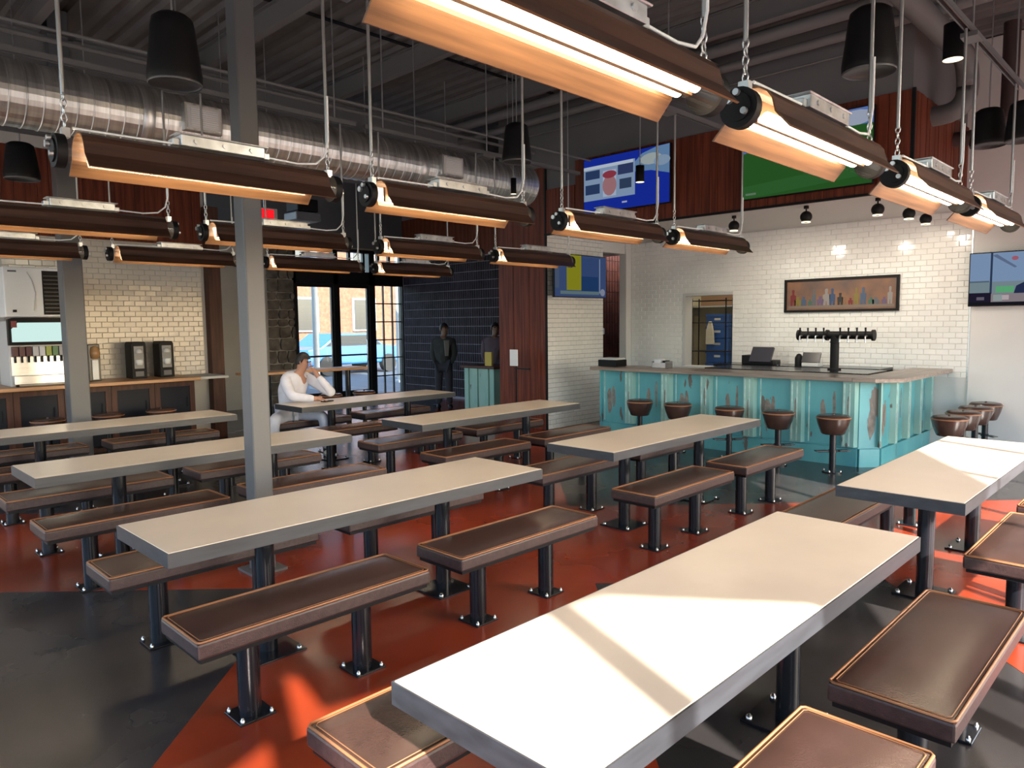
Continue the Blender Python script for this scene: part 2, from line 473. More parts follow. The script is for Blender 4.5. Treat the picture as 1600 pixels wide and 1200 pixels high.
def tile_field(parent, origin, udir, ndir, U, Z0, Z1, tw, th, gap, thick, m, holes=(), name='tile', stagger=True, cam=(0, 0, 1.76), limit=300, jit=0.006, rng=None):
    """glazed pieces on a wall: origin + u*udir, z up, ndir points into the room"""
    rng = rng or random.Random(5)
    ud = Vector(udir); nd = Vector(ndir); og = Vector(origin)
    full = []; cut = []
    rows = int(math.ceil((Z1 - Z0) / th - 1e-6))
    for r in range(rows):
        z0 = Z0 + r * th; z1 = min(z0 + th, Z1)
        off = -tw / 2 if (stagger and r % 2) else 0.0
        u = off
        while u < U - 1e-6:
            a, b = max(u, 0), min(u + tw, U)
            u += tw
            if b - a < 0.02: continue
            pieces = [(a, b, z0, z1)]
            for (ha, hb, hz0, hz1) in holes:
                nx = []
                for (p, q, s0, s1) in pieces:
                    if q <= ha or p >= hb or s1 <= hz0 or s0 >= hz1: nx.append((p, q, s0, s1)); continue
                    if p < ha: nx.append((p, ha, s0, s1))
                    if q > hb: nx.append((hb, q, s0, s1))
                    pm, qm = max(p, ha), min(q, hb)
                    if s0 < hz0: nx.append((pm, qm, s0, hz0))
                    if s1 > hz1: nx.append((pm, qm, hz1, s1))
                pieces = nx
            for (p, q, s0, s1) in pieces:
                if q - p < 0.015 or s1 - s0 < 0.015: continue
                isfull = abs(q - p - tw) < 1e-5 and abs(s1 - s0 - th) < 1e-5
                (full if isfull else cut).append((p, q, s0, s1))
    cv = Vector(cam)
    full.sort(key=lambda t: (og + ud * (t[0] + t[1]) / 2 + Vector((0, 0, (t[2] + t[3]) / 2)) - cv).length)
    bw, bh = tw - gap, th - gap
    tm = MB()
    e = min(.004, bw * .2, bh * .2)
    lo = [(-bw / 2, -bh / 2), (bw / 2, -bh / 2), (bw / 2, bh / 2), (-bw / 2, bh / 2)]
    li = [(-bw / 2 + e, -bh / 2 + e), (bw / 2 - e, -bh / 2 + e), (bw / 2 - e, bh / 2 - e), (-bw / 2 + e, bh / 2 - e)]
    vs = [(x, 0, z) for x, z in lo] + [(x, -thick * .6, z) for x, z in lo] + [(x, -thick, z) for x, z in li]
    fs = [(i, (i + 1) % 4, 4 + (i + 1) % 4, 4 + i) for i in range(4)] + [(4 + i, 4 + (i + 1) % 4, 8 + (i + 1) % 4, 8 + i) for i in range(4)] + [(8, 9, 10, 11)]
    tm.add(vs, fs)
    me = tm.mesh(name, m)
    ang = math.atan2(ud.y, ud.x)
    inv = parent.matrix_world.inverted() if False else Matrix.Identity(4)
    for (p, q, s0, s1) in full[:limit]:
        o = bpy.data.objects.new(name, me); COL.objects.link(o); o.parent = parent
        c = og + ud * ((p + q) / 2) + Vector((0, 0, (s0 + s1) / 2))
        o.location = c
        o.rotation_euler = (rng.uniform(-jit, jit), 0, ang + rng.uniform(-jit, jit))
    rest = MB()
    for (p, q, s0, s1) in full[limit:] + cut:
        g = gap / 2
        j = [thick + rng.uniform(-1, 1) * jit * .12 for _ in range(4)]
        pp = [(p + g, s0 + g), (q - g, s0 + g), (q - g, s1 - g), (p + g, s1 - g)]
        pi = [(p + g + e, s0 + g + e), (q - g - e, s0 + g + e), (q - g - e, s1 - g - e), (p + g + e, s1 - g - e)]
        at = lambda ab, dd: og + ud * ab[0] + Vector((0, 0, ab[1])) + nd * dd
        v12 = [at(x_, 0) for x_ in pp] + [at(x_, thick * .6) for x_ in pp] + [at(x_, jj) for x_, jj in zip(pi, j)]
        rest.add(v12, [(i, (i + 1) % 4, 4 + (i + 1) % 4, 4 + i) for i in range(4)] + [(4 + i, 4 + (i + 1) % 4, 8 + (i + 1) % 4, 8 + i) for i in range(4)] + [(8, 9, 10, 11)])
    if rest.f:
        o = rest.build(name + '_field', m, parent); o['kind'] = 'stuff'

# bar wall tile: u runs from the kitchen side (Y=7.79) to the trim (Y=2.40)
tile_field(wall_bar, (XW, 7.79, 0), (0, -1, 0), (-1, 0, 0), 7.79 - 2.40, 0.95, 3.165, .152, .076, .004, .010, M_tile,
           holes=((7.79 - PY1 - .03, 7.79 - PY0, PZ0, PZ1),), rng=random.Random(3))
struct(B1(XW - .012, XW, 2.385, 2.40, 0, 3.165).build('trim_2', M_steel))
# white tile on the core's long face
tile_field(core, (XS + .02, 7.83, 0), (1, 0, 0), (0, -1, 0), 10.28 - XS - .02, 0.0, 3.165, .152, .076, .004, .010, M_tile, rng=random.Random(4))
# drinks-counter wall tile
wl = bpy.data.objects['wall_left']
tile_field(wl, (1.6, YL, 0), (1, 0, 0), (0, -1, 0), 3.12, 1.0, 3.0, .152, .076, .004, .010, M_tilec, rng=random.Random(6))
# soldier brick wall and hall bricks
tile_field(wall_brick, (XW, 14.66, 0), (0, -1, 0), (-1, 0, 0), 14.66 - 8.95, 0.05, 3.25, .075, .205, .012, .014, M_brick, name='brick', stagger=False, rng=random.Random(8))
tile_field(hall, (10.3, 8.72, 0), (1, 0, 0), (0, -1, 0), 2.2, 0.9, 3.1, .09, .205, .010, .012, M_bbrick, name='brick', stagger=False, limit=200, rng=random.Random(9))

# ---- mahogany plank cladding
def planks(parent, origin, udir, ndir, U, z0, z1, pw=.115, name='plank', thick=.022):
    ud = Vector(udir); nd = Vector(ndir); og = Vector(origin)
    n = max(1, round(U / pw)); pw = U / n; g = .005
    ang = math.atan2(ud.y, ud.x)
    me = B1(-pw / 2 + g / 2, pw / 2 - g / 2, -thick, 0, 0, z1 - z0).mesh(name, M_wood)
    for i in range(n):
        o = bpy.data.objects.new(name, me); COL.objects.link(o); o.parent = parent
        o.location = og + ud * (pw * (i + .5)) + Vector((0, 0, z0)) + nd * (.003 * ((i * 7) % 3 - 1))
        o.rotation_euler = (0, 0, ang)
planks(bulk, (XS + .03, 7.20, 0), (0, -1, 0), (-1, 0, 0), 7.20 - 2.51, 3.17, 4.22)
planks(bulk, (XS + .03, 7.83, 0), (0, -1, 0), (-1, 0, 0), 0.62, 3.17, 3.86)
planks(bulk, (XS + .03, 2.51, 0), (1, 0, 0), (0, -1, 0), XW - XS - .03, 3.17, 4.22)
B1(XS + .0, XS + .04, 2.475, 2.51, 3.15, 4.23).build('corner_post', M_blackm, bulk)
B1(XS - .012, XS + .03, 2.48, 7.83, 3.14, 3.168).build('shadow_strip', M_blackm, bulk)  # solid black strip painted in for the shadow line under the fascia
planks(core, (XS + .03, 8.90, 0), (0, -1, 0), (-1, 0, 0), 8.90 - 7.83, 0.0, 4.22)
B1(XS - .0, XS + .03, 7.80, 7.83, 0, 4.22).build('corner_bead', M_blackm, core)
planks(wl, (-2.0, YL, 0), (1, 0, 0), (0, -1, 0), 6.75, 3.0, 4.15, pw=.135)
planks(wall_brick, (XW, 14.66, 0), (0, -1, 0), (-1, 0, 0), 14.66 - 8.95, 3.27, 4.3, pw=.135)
B1(4.76, 4.96, YL - .16, YL + .2, 0, 3.6).build('wood_post', M_cab, wl, bevel=.01)

# ---- fieldstone pier beside the entrance
st = random.Random(12)
z = 0.0
while z < 3.45:
    hgt = st.uniform(.16, .30)
    x = 7.47
    while x < 8.10:
        wd = st.uniform(.18, .34)
        wd = min(wd, 8.12 - x)
        if 8.12 - (x + wd) < .09: wd = 8.12 - x
        d = st.uniform(.03, .075)
        pts = [(x + .008 + st.uniform(0, .03), z + .008 + st.uniform(0, .02)), (x + wd * .5, z + .006), (x + wd - .008 - st.uniform(0, .03), z + .008 + st.uniform(0, .03)),
               (x + wd - .008, z + hgt * .55), (x + wd - .01 - st.uniform(0, .04), z + hgt - .008), (x + wd * .45, z + hgt - .004 - st.uniform(0, .02)), (x + .01 + st.uniform(0, .03), z + hgt - .01), (x + .006, z + hgt * .5)]
        MB().prism(pts, YG + .045, YG - d + .03, axis='y').build('stone', M_stone, wall_ent, bevel=.012, seg=1)
        x += wd
    z += hgt

# ---- entrance: glazed doors, sidelight with small panes, transom lights
def pane(parent, x0, x1, z0, z1, y=YG + .06): return B1(x0, x1, y - .004, y + .004, z0, z1).build('pane', M_glass, parent)
def leaf(name, x0, x1):
    f = MB()
    s = .055
    f.box(x0, x0 + s, YG + .03, YG + .09, 0.02, 2.70); f.box(x1 - s, x1, YG + .03, YG + .09, 0.02, 2.70)
    f.box(x0 + s, x1 - s, YG + .03, YG + .09, 0.02, .20); f.box(x0 + s, x1 - s, YG + .03, YG + .09, 2.62, 2.70)
    f.box(x0 + s, x1 - s, YG + .035, YG + .06, 1.02, 1.06)
    o = struct(f.build(name, M_frame))
    pane(o, x0 + s, x1 - s, .20, 2.62)
    MB().tube([(x1 - .12, YG - .02, .9), (x1 - .12, YG - .04, .95), (x1 - .12, YG - .04, 1.35), (x1 - .12, YG - .02, 1.4)], .014).build('pull_handle', M_steel, o)
    return o
leaf('door_1', 8.16, 9.12); leaf('door_2', 9.24, 10.10)
jam = MB()
for a, b in ((8.10, 8.16), (9.12, 9.24), (10.10, 10.26), (11.06, 11.10)): jam.box(a, b, YG - .01, YG + .15, 0, 3.5)
jam.box(8.10, 11.10, YG - .01, YG + .15, 2.70, 3.0); jam.box(8.10, 11.10, YG - .01, YG + .15, 3.45, 3.52)
struct(jam.build('trim_3', M_frame))
sl = MB()
nx, nz = 3, 6
cw, ch = (11.06 - 10.26) / nx, (2.70 - .05) / nz
for i in range(nx + 1): sl.box(10.26 + cw * i - .014, 10.26 + cw * i + .014, YG + .03, YG + .08, .05, 2.70)
for k in range(nz + 1): sl.box(10.26, 11.06, YG + .032, YG + .078, .05 + ch * k - .014, .05 + ch * k + .014)
so = struct(sl.build('window_1', M_frame))
for i in range(nx):
    for k in range(nz): pane(so, 10.26 + cw * i + .014, 10.26 + cw * (i + 1) - .014, .05 + ch * k + .014, .05 + ch * (k + 1) - .014)
tr = MB()
edges = [8.16, 8.52, 8.86, 9.18, 9.58, 9.98, 10.40, 10.72, 11.06]
for e in edges: tr.box(e - .03, e + .03, YG + .02, YG + .1, 3.0, 3.45)
to = struct(tr.build('window_2', M_frame))
for a, b in zip(edges[:-1], edges[1:]): pane(to, a + .03, b - .03, 3.0, 3.45)

# ---- ceiling: corrugated deck, purlins, girders
deck = MB()
x = -3.2; pr = []
while x < 11.3:
    pr += [(x, ZC), (x + .09, ZC), (x + .12, ZC + .05), (x + .21, ZC + .05)]
    x += .24
pr.append((x, ZC))
vs = [(a, -2.2, b) for a, b in pr] + [(a, 14.9, b) for a, b in pr]
n = len(pr)
deck.add(vs, [(i, i + 1, n + i + 1, n + i) for i in range(n - 1)])
ceiling = struct(deck.build('ceiling', M_ceil))
struct(B1(-3.2, 11.3, -2.2, 14.9, ZC + .06, ZC + .16).build('ceiling_roof', M_ceil))
bm_ = MB().box(-.05, .05, -2.2, 14.7, 0, .012).box(-.008, .008, -2.2, 14.7, .012, .25).box(-.05, .05, -2.2, 14.7, .25, .262).mesh('purlin', M_ceil2)
for x in (-1.6, 0.3, 2.2, 4.1, 6.0, 7.9):
    o = bpy.data.objects.new('purlin', bm_); COL.objects.link(o); o.parent = ceiling; o.location = (x, 0, ZC - .27)
gm_ = MB().box(-3.0, 11.1, -.09, .09, 0, .02).box(-3.0, 11.1, -.012, .012, .02, .46).box(-3.0, 11.1, -.09, .09, .46, .48).mesh('girder', M_ceil2)
for y in (0.0, 4.87, 9.5):
    o = bpy.data.objects.new('girder', gm_); COL.objects.link(o); o.parent = ceiling; o.location = (0, y, ZC - .75)
for y in (2.4, 7.6, 12.0):
    B1(-3, 8.7, y - .035, y + .035, ZC - .012, ZC - .002).build('deck_gap', M_blackm, ceiling)

# ---- columns
def column(x0, y0, a, label):
    t = thing('steel_column', label, 'column', (x0 + a / 2, y0 + a / 2, 0))
    B1(-a / 2, a / 2, -a / 2, a / 2, 0, ZC - .02).build('shaft', M_pillar, t, bevel=.012)
    B1(-a * .9, a * .9, -a * .9, a * .9, 0, .018).build('base_plate', M_pillar, t)
    B1(-a * .8, a * .8, -a * .8, a * .8, ZC - .30, ZC - .27).build('cap_plate', M_pillar, t)
column(2.29, 4.80, .142, 'tall grey square steel column rising between the dining tables')
column(2.33, 9.40, .21, 'grey square steel column standing before the drinks counter')

# ================================================================== TABLES AND BENCHES
TW, TL, TH = 0.681, 2.473, 0.76
TX = (1.149, 4.4335)
TY = [1.6195 + 2.3358 * i for i in range(4)]           # left (far) edge of each row
BOLT = {}
def bolts(parent, xs, ys, z, r=.012):
    if r not in BOLT:
        BOLT[r] = MB().lathe([(r * 1.25, 0), (r * 1.25, .012), (r * .75, .014), (r * .7, .020), (.0005, .022)], n=8).mesh('bolt', M_bolt)
    for x in xs:
        for y in ys:
            o = bpy.data.objects.new('bolt', BOLT[r]); COL.objects.link(o); o.parent = parent; o.location = (x, y, z)
def make_table():
    t = thing('dining_table', '', 'table', group='long dining tables')
    hx, hy = TL / 2, TW / 2
    B1(-hx + .006, hx - .006, -hy + .006, hy - .006, TH - .03, TH).build('tabletop', M_lam, t, bevel=.003)
    e = MB()
    e.box(-hx, hx, -hy, -hy + .006, TH - .07, TH - .003).box(-hx, hx, hy - .006, hy, TH - .07, TH - .003)
    e.box(-hx, -hx + .006, -hy + .006, hy - .006, TH - .07, TH - .003).box(hx - .006, hx, -hy + .006, hy - .006, TH - .07, TH - .003)
    e.build('edge_band', M_edge, t)
    B1(-hx + .01, hx - .01, -hy + .01, hy - .01, TH - .068, TH - .031).build('substrate', M_blackm, t)
    for s in (-1, 1):
        x = s * (hx - .615)
        MB().cyl((x, 0, .012), (x, 0, TH - .08), .05, 24).build('pedestal', M_black, t)
        p = B1(x - .15, x + .15, -.15, .15, .0015, .013).build('base_plate', M_black, t, bevel=.003, seg=1)
        bolts(p, (x - .12, x + .12), (-.12, .12), .013)
        B1(x - .16, x + .16, -.2, .2, TH - .08, TH - .068).build('mount_plate', M_black, t)
    return t
BL, BW, BH = 1.1976, 0.40, 0.50
def make_bench():
    t = thing('bench', '', 'bench', group='upholstered benches at the tables')
    hx, hy = BL / 2, BW / 2
    # crowned cushion
    nx, ny = 14, 8
    vs = []; fs = []
    for j in range(ny + 1):
        for i in range(nx + 1):
            u, v = i / nx * 2 - 1, j / ny * 2 - 1
            crown = .012 * (1 - abs(u) ** 6) * (1 - abs(v) ** 4)
            vs.append((u * (hx - .012), v * (hy - .012), BH - .014 + crown))
    for j in range(ny):
        for i in range(nx):
            a = j * (nx + 1) + i
            fs.append((a, a + 1, a + nx + 2, a + nx + 1))
    MB().add(vs, fs, smooth=True).build('cushion_top', M_leather, t)
    B1(-hx, hx, -hy, hy, BH - .085, BH - .017).build('cushion_side', M_side, t, bevel=.010, seg=2)
    rc = .012
    ring = [(-hx + rc, -hy), (hx - rc, -hy), (hx, -hy + rc), (hx, hy - rc), (hx - rc, hy), (-hx + rc, hy), (-hx, hy - rc), (-hx, -hy + rc)]
    MB().tube([(a * .992, b * .976, BH - .013) for a, b in ring], .005, 6, closed=True).build('piping', M_pipe, t)
    MB().tube([(a * .992 - math.copysign(.016, a), b * .976 - math.copysign(.016, b), BH - .0105) for a, b in ring], .0018, 5, closed=True).build('stitching', M_pipe, t)
    B1(-hx + .015, hx - .015, -hy + .015, hy - .015, BH - .105, BH - .085).build('seat_board', M_blackm, t)
    for s in (-1, 1):
        x = s * .301
        MB().cyl((x, 0, .011), (x, 0, BH - .105), .05, 24).build('leg', M_black, t)
        p = B1(x - .085, x + .085, -.085, .085, .0015, .012).build('base_plate', M_black, t, bevel=.002, seg=1)
        bolts(p, (x - .068, x + .068), (-.068, .068), .012, .008)
    return t
tdesc = {(0, 0): 'the frontmost sunlit table', (0, 1): 'the table just before the column', (0, 2): 'the table crossed by the column',
         (0, 3): 'the table beside the drinks counter', (1, 0): 'the sunlit table at the right edge', (1, 1): 'the table nearest the bar stools',
         (1, 2): 'the table before the mahogany panel', (1, 3): 'the seated man\'s table'}
tlabel = {(0, 0): 'long pale table in the foreground, half in bright sun',
          (0, 1): 'long tan table in front of the tall grey column',
          (0, 2): 'long tan table crossed in view by the tall grey column',
          (0, 3): 'long tan table farthest left, beside the drinks counter',
          (1, 0): 'pale table at the right edge with slanted sun patch',
          (1, 1): 'tan table standing nearest the turquoise bar and its stools',
          (1, 2): 'tan table in the middle distance before the mahogany panel',
          (1, 3): 'long table at the back where the seated man leans'}
tab0 = make_table(); ben0 = make_bench(); first = True; bfirst = True
skip = set()
for (i, j), dsc in tdesc.items():
    x0, y1 = TX[i], TY[j]
    loc = (x0 + TL / 2, y1 - TW / 2, 0)
    t = tab0 if first else dup(tab0, loc)
    first = False
    t.location = loc; t['label'] = tlabel[(i, j)]
    for side, ys in (('left', y1 + .2065), ('right', y1 - TW - .2065)):
        for end, cx in (('near', .5516), ('far', 1.9661)):
            if (i, j, side, end) in skip: continue
            bl = (x0 + cx, ys, 0)
            b = ben0 if bfirst else dup(ben0, bl)
            bfirst = False
            b.location = bl
            b['label'] = 'brown bench, %s half of the %s side of %s' % (end, side, dsc)

# ================================================================== PENDANT LAMPS
ZL = 2.52
def make_lamp():
    t = thing('pendant_lamp', '', 'lamp', group='twin-tube pendant lamps')
    # shade shell: outer dark, inner copper
    prof_o = [(-.155, -.075), (-.098, -.012)]
    for k in range(0, 9):
        a = PI - PI * k / 8
        prof_o.append((math.cos(a) * .092, math.sin(a) * .080 + .012))
    prof_o += [(.098, -.012), (.155, -.075)]
    prof_i = [(y * .945, z - (.006 if abs(y) < .09 else .002)) for y, z in prof_o]
    L = .60
    mb = MB(); n = len(prof_o)
    vo = [(-L, y, z) for y, z in prof_o] + [(L, y, z) for y, z in prof_o]
    vi = [(-L, y, z) for y, z in prof_i] + [(L, y, z) for y, z in prof_i]
    mb.add(vo, [(k, k + 1, n + k + 1, n + k) for k in range(n - 1)], 0)
    mb.add(vi, [(k + 1, k, n + k, n + k + 1) for k in range(n - 1)], 1)
    rim = vo + vi
    mb.add(rim, [(k, k + 1, 2 * n + k + 1, 2 * n + k) for k in range(n - 1)] + [(n + k, n + k + 1, 3 * n + k + 1, 3 * n + k) for k in range(n - 1)], 1)
    mb.add([vo[0], vo[n], vi[n], vi[0]], [(0, 1, 2, 3)], 1)
    mb.add([vo[n - 1], vo[2 * n - 1], vi[2 * n - 1], vi[n - 1]], [(0, 1, 2, 3)], 1)
    mb.build('shade', [M_shade_o, M_shade_i], t)
    MB().cyl((-.66, 0, 0), (.66, 0, 0), .066, 24, cap=False).build('acrylic_tube', M_acry, t)
    B1(-.56, .56, -.009, .009, -.03, .055).build('spine', M_shade_i, t)
    for s in (-1, 1):
        MB().cyl((-.54, s * .034, -.012), (.54, s * .034, -.012), .019, 14).build('lamp_tube', M_tube, t)
        c = MB()
        c.cyl((s * .655, 0, 0), (s * .695, 0, 0), .072, 24).cyl((s * .695, 0, 0), (s * .703, 0, 0), .05, 20)
        cap = c.build('end_cap', M_blackm, t)
        for yk, zk, rk in ((-.03, -.02, .012), (.03, .03, .016), (0, .05, .012)):
            MB().cyl((s * .70, yk, zk), (s * .718, yk, zk), rk, 10).build('knob', M_galv, cap)
        h = MB()
        h.box(s * .63, s * .66, -.02, .02, .06, .10)
        z = .10; i = 0
        while z < .25:      # chain links
            ring = []
            for q in range(8):
                a = 2 * PI * q / 8
                px, pz = .011 * math.cos(a), .019 * math.sin(a)
                ring.append((s * .645 + (px if i % 2 else 0), (0 if i % 2 else px), z + .015 + pz))
            h.tube(ring, .0035, 5, closed=True)
            z += .030; i += 1
        h.build('chain', M_galv, t)
        MB().cyl((s * .645, 0, .24), (s * .645, 0, 1.10), .0095, 8).build('hanger_rod', M_rod, t)
    b = MB()
    b.box(-.17, .25, -.045, .045, .098, .150).box(-.19, .27, -.052, .052, .150, .158).box(-.205, -.17, -.03, .03, .098, .13).box(.25, .285, -.03, .03, .098, .13)
    for x in (-.1, .04, .18): b.cyl((x, -.045, .125), (x, -.052, .125), .012, 8)
    b.build('driver_box', M_galv, t, bevel=.003, seg=1)
    MB().tube([(-.62, -.02, .10), (-.4, -.02, .102), (-.2, -.02, .105)], .006, 6).build('cable', M_white, t)
    MB().tube([(.28, -.02, .11), (.45, -.02, .105), (.56, -.02, .12), (.62, -.01, .17), (.645, -.012, .26), (.647, -.012, .5)], .006, 6).build('cable', M_white, t)
    return t
lamp0 = make_lamp(); lf = True
LX = (1.585, 3.17, 4.885, 6.46)
LY = [y - TW / 2 for y in TY]
ordn = ('first', 'second', 'third', 'fourth')
rowd = ('row over the foreground table', 'second row from the front', 'third row, before the duct', 'rearmost row, beyond the duct')
for j in range(4):
    for i in range(4):
        loc = (LX[i], LY[j], ZL)
        o = lamp0 if lf else dup(lamp0, loc)
        lf = False
        o.location = loc
        o['label'] = 'wood-shaded tube lamp, %s from the left, %s' % (ordn[i], rowd[j])
# strut channels carrying the lamps
def make_strut():
    t = thing('strut_channel', '', 'channel', group='ceiling strut channels')
    L = 1.62
    MB().box(-L, L, -.022, -.019, 0, .042).box(-L, L, .019, .022, 0, .042).box(-L, L, -.019, .019, .039, .042).box(-L, L, -.022, -.012, 0, .003).box(-L, L, .012, .022, 0, .003).build('channel', M_pillar, t)
    for x in (-1.4, 0, 1.4): MB().cyl((x, 0, .04), (x, 0, ZC - 3.64), .007, 8).build('drop_rod', M_rod, t)
    B1(-.1, .06, -.05, .05, -.03, 0).build('junction_box', M_pillar, t)
    return t
str0 = make_strut(); sf = True
for j in range(4):
    for i, cx in enumerate((2.36, 5.70)):
        loc = (cx, LY[j], 3.62)
        o = str0 if sf else dup(str0, loc)
        sf = False; o.location = loc
        o['label'] = 'grey strut channel, %s segment, %s' % (('left', 'right')[i], ('above the foreground lamps', 'above the lamps nearest the bar', 'above the lamps before the silver duct', 'above the lamps behind the silver duct')[j])

# ================================================================== DUCT, PIPES, SPEAKERS
du = thing('spiral_duct', 'large silver spiral air duct running under the ceiling', 'duct', (0, 7.1, 3.66))
pr = []; x = -2.9; r = .262
while x < 7.50:
    pr += [(r, x), (r, x + .105), (r + .006, x + .109), (r + .006, x + .116)]
    x += .12
MB().lathe(pr, (0, 0, 0), 36, axis='x', smooth=False).build('duct_barrel', M_duct, du)
MB().lathe([(r, 7.50), (r * .96, 7.56), (r * .7, 7.60), (.001, 7.62)], (0, 0, 0), 36, axis='x').build('end_cap', M_duct, du)
for x in (2.45, 5.55): MB().lathe([(r + .004, x - .05), (r + .014, x - .04), (r + .014, x + .04), (r + .004, x + .05)], (0, 0, 0), 36, axis='x').build('collar', M_duct, du)
for x in (2.90, 5.92):
    MB().box(x - .17, x + .17, -.32, -.1, -.12, .12).build('register_neck', M_duct, du)
    g = B1(x - .15, x + .15, -.335, -.32, -.10, .10).build('register_grille', M_offw, du)
    gg = MB()
    for k in range(9): gg.box(x - .125, x + .125, -.343, -.335, -.08 + k * .018, -.072 + k * .018)
    gg.build('louvre_set', M_white, g)
for x in (-1, 1.2, 3.4, 5.6, 7.2):
    MB().tube([(x, 0, r + 1.3), (x, 0, r)], .008, 6).build('hanger_rod', M_rod, du)

def pipe(label, pts, r, m=M_ceil2, name='ceiling_pipe', n=12):
    o = MB().tube(pts, r, n).build(name, m)
    return tag(o, label, 'pipe')
pipe('thin sprinkler pipe running above the silver duct', [(-2.8, 7.9, 4.42), (8.6, 7.9, 4.42)], .022)
pipe('thin conduit running along the dark ceiling between lamp rows', [(-2.8, 6.7, 4.10), (8.5, 6.7, 4.10)], .014)
pipe('thick grey pipe crossing the ceiling before the bulkhead', [(8.2, .6, 5.0), (8.2, 12.5, 5.0)], .075)
pipe('second grey pipe crossing the ceiling before the bulkhead', [(8.45, .6, 4.86), (8.45, 9.5, 4.86)], .055)
pipe('thin conduit along the bulkhead top', [(8.66, 2.6, 4.72), (8.66, 8.4, 4.72)], .012)
import itertools
def bend(a, b, c, r, n=6):
    a, b, c = Vector(a), Vector(b), Vector(c)
    p = b + (a - b).normalized() * r; q = b + (c - b).normalized() * r
    return [tuple(p * (1 - t) ** 2 + b * 2 * t * (1 - t) + q * t * t) for t in [k / n for k in range(n + 1)]]
pl = [(5.2, 2.15, 4.60)] + bend((5.2, 2.15, 4.60), (9.45, 2.15, 4.60), (9.45, 2.15, 4.0), .3) + bend((9.45, 2.15, 4.6), (9.45, 2.15, 4.05), (9.45, 2.6, 4.05), .25) + [(9.45, 2.6, 4.05)]
pipe('big grey drain pipe with elbows beside the mahogany bulkhead', pl, .11, mat('pipe_grey', (.12, .12, .118), .5), n=16)
pl = [(10.4, 1.93, 5.2)] + bend((10.4, 1.93, 5.2), (10.4, 1.93, 3.95), (10.4, 2.5, 3.95), .3) + [(10.4, 2.5, 3.95)]
pipe('dark brown elbow pipe hanging by the far right wall', pl, .09, mat('pipe_brown', (.05, .03, .028), .5), n=16)

def speaker(label, loc, d=.30, h=.36, top=ZC):
    t = thing('pendant_speaker', label, 'speaker', loc, group='black pendant loudspeakers')
    r = d / 2
    MB().lathe([(.001, h), (r * .55, h * .99), (r * .74, h * .93), (r * .80, h * .8), (r * .93, h * .35), (r, h * .12), (r * .99, h * .04), (r * .95, 0)], n=28).build('cabinet', M_blackm, t)
    MB().lathe([(r * .95, .0), (r * .93, .012), (.001, .02)], n=28).build('grille', mat('speaker_grille', (.03, .03, .032), .45), t)
    MB().lathe([(r * .955, -.004), (r * .985, .004), (r * .955, .012)], n=28).build('trim_ring', mat('speaker_ring', (.09, .09, .09), .35), t)
    MB().cyl((0, 0, h * .97), (0, 0, top - loc[2]), .006, 8).build('hanger_wire', M_rod, t)
speaker('large black pendant speaker left of the tall column', (1.78, 4.54, 3.20), .31, .40)
speaker('large black pendant speaker before the right mahogany corner', (5.03, 1.70, 3.33), .33, .40)
speaker('black pendant speaker hanging at the duct\'s end', (5.39, 5.19, 3.38), .30, .38)
speaker('black pendant speaker before the far right wall', (8.6, 1.76, 3.46), .32, .36)
speaker('black pendant speaker at the far left edge', (1.95, 9.15, 3.33), .34, .38)
speaker('black pendant speaker cut by the right edge', (8.3, 1.42, 3.40), .30, .36)
def can(label, loc, r, h, top, lit=True):
    t = thing('pendant_downlight', label, 'downlight', loc)
    MB().lathe([(r, 0), (r, h), (.001, h + .002)], n=20).build('can', M_blackm, t)
    MB().lathe([(r, 0), (r * .9, .0), (r * .86, .02), (.001, .022)], n=20).build('lens', emis('downlight_lens', (1, .78, .5), 1.2), t)
    MB().cyl((0, 0, h), (0, 0, top - loc[2]), .006, 8).build('stem', M_rod, t)
can('black cylinder downlight beside the drain pipe elbow', (6.44, 1.57, 3.72), .07, .26, ZC)
can('small black cylinder downlight before the duct\'s end', (6.5, 6.32, 3.34), .035, .19, ZC)
can('small black cylinder downlight before the blue screen', (6.5, 4.46, 3.22), .045, .17, ZC)

# adjustable spotlights under the soffit
def spot(label, loc, power):
    t = thing('spotlight', label, 'spotlight', loc, group='black soffit spotlights')
    MB().cyl((0, 0, .13), (0, 0, .165), .03, 12).cyl((0, 0, .06), (0, 0, .14), .009, 8).build('stem', M_blackm, t)
    MB().sphere((0, 0, .03), .072, 18, 10).build('head', M_blackm, t)
    MB().lathe([(.055, 0), (.05, .012), (.001, .02)], (0, 0, -.04), 18).build('lens', emis('spot_lens', (1, .8, .52), 1.3), t)
    ld = bpy.data.lights.new('spot_light', 'SPOT'); ld.energy = power; ld.color = (1, .88, .72); ld.spot_size = 1.9; ld.spot_blend = .8; ld.shadow_soft_size = .05
    lo = bpy.data.objects.new('spot_light', ld); COL.objects.link(lo); lo.parent = t; lo.location = (0.0, 0, -.06); lo.rotation_euler = (0, -.85, 0)
sp = (('leftmost', 9.2, 4.79), ('second', 9.1, 3.77), ('third', 9.15, 2.95), ('fourth', 9.8, 2.80), ('rightmost', 10.5, 2.80))
for (nme, x, y), pw in zip(sp, (38, 34, 22, 7, 3)): spot('black soffit spotlight above the bar, %s of five' % nme, (x, y, 3.0), pw)

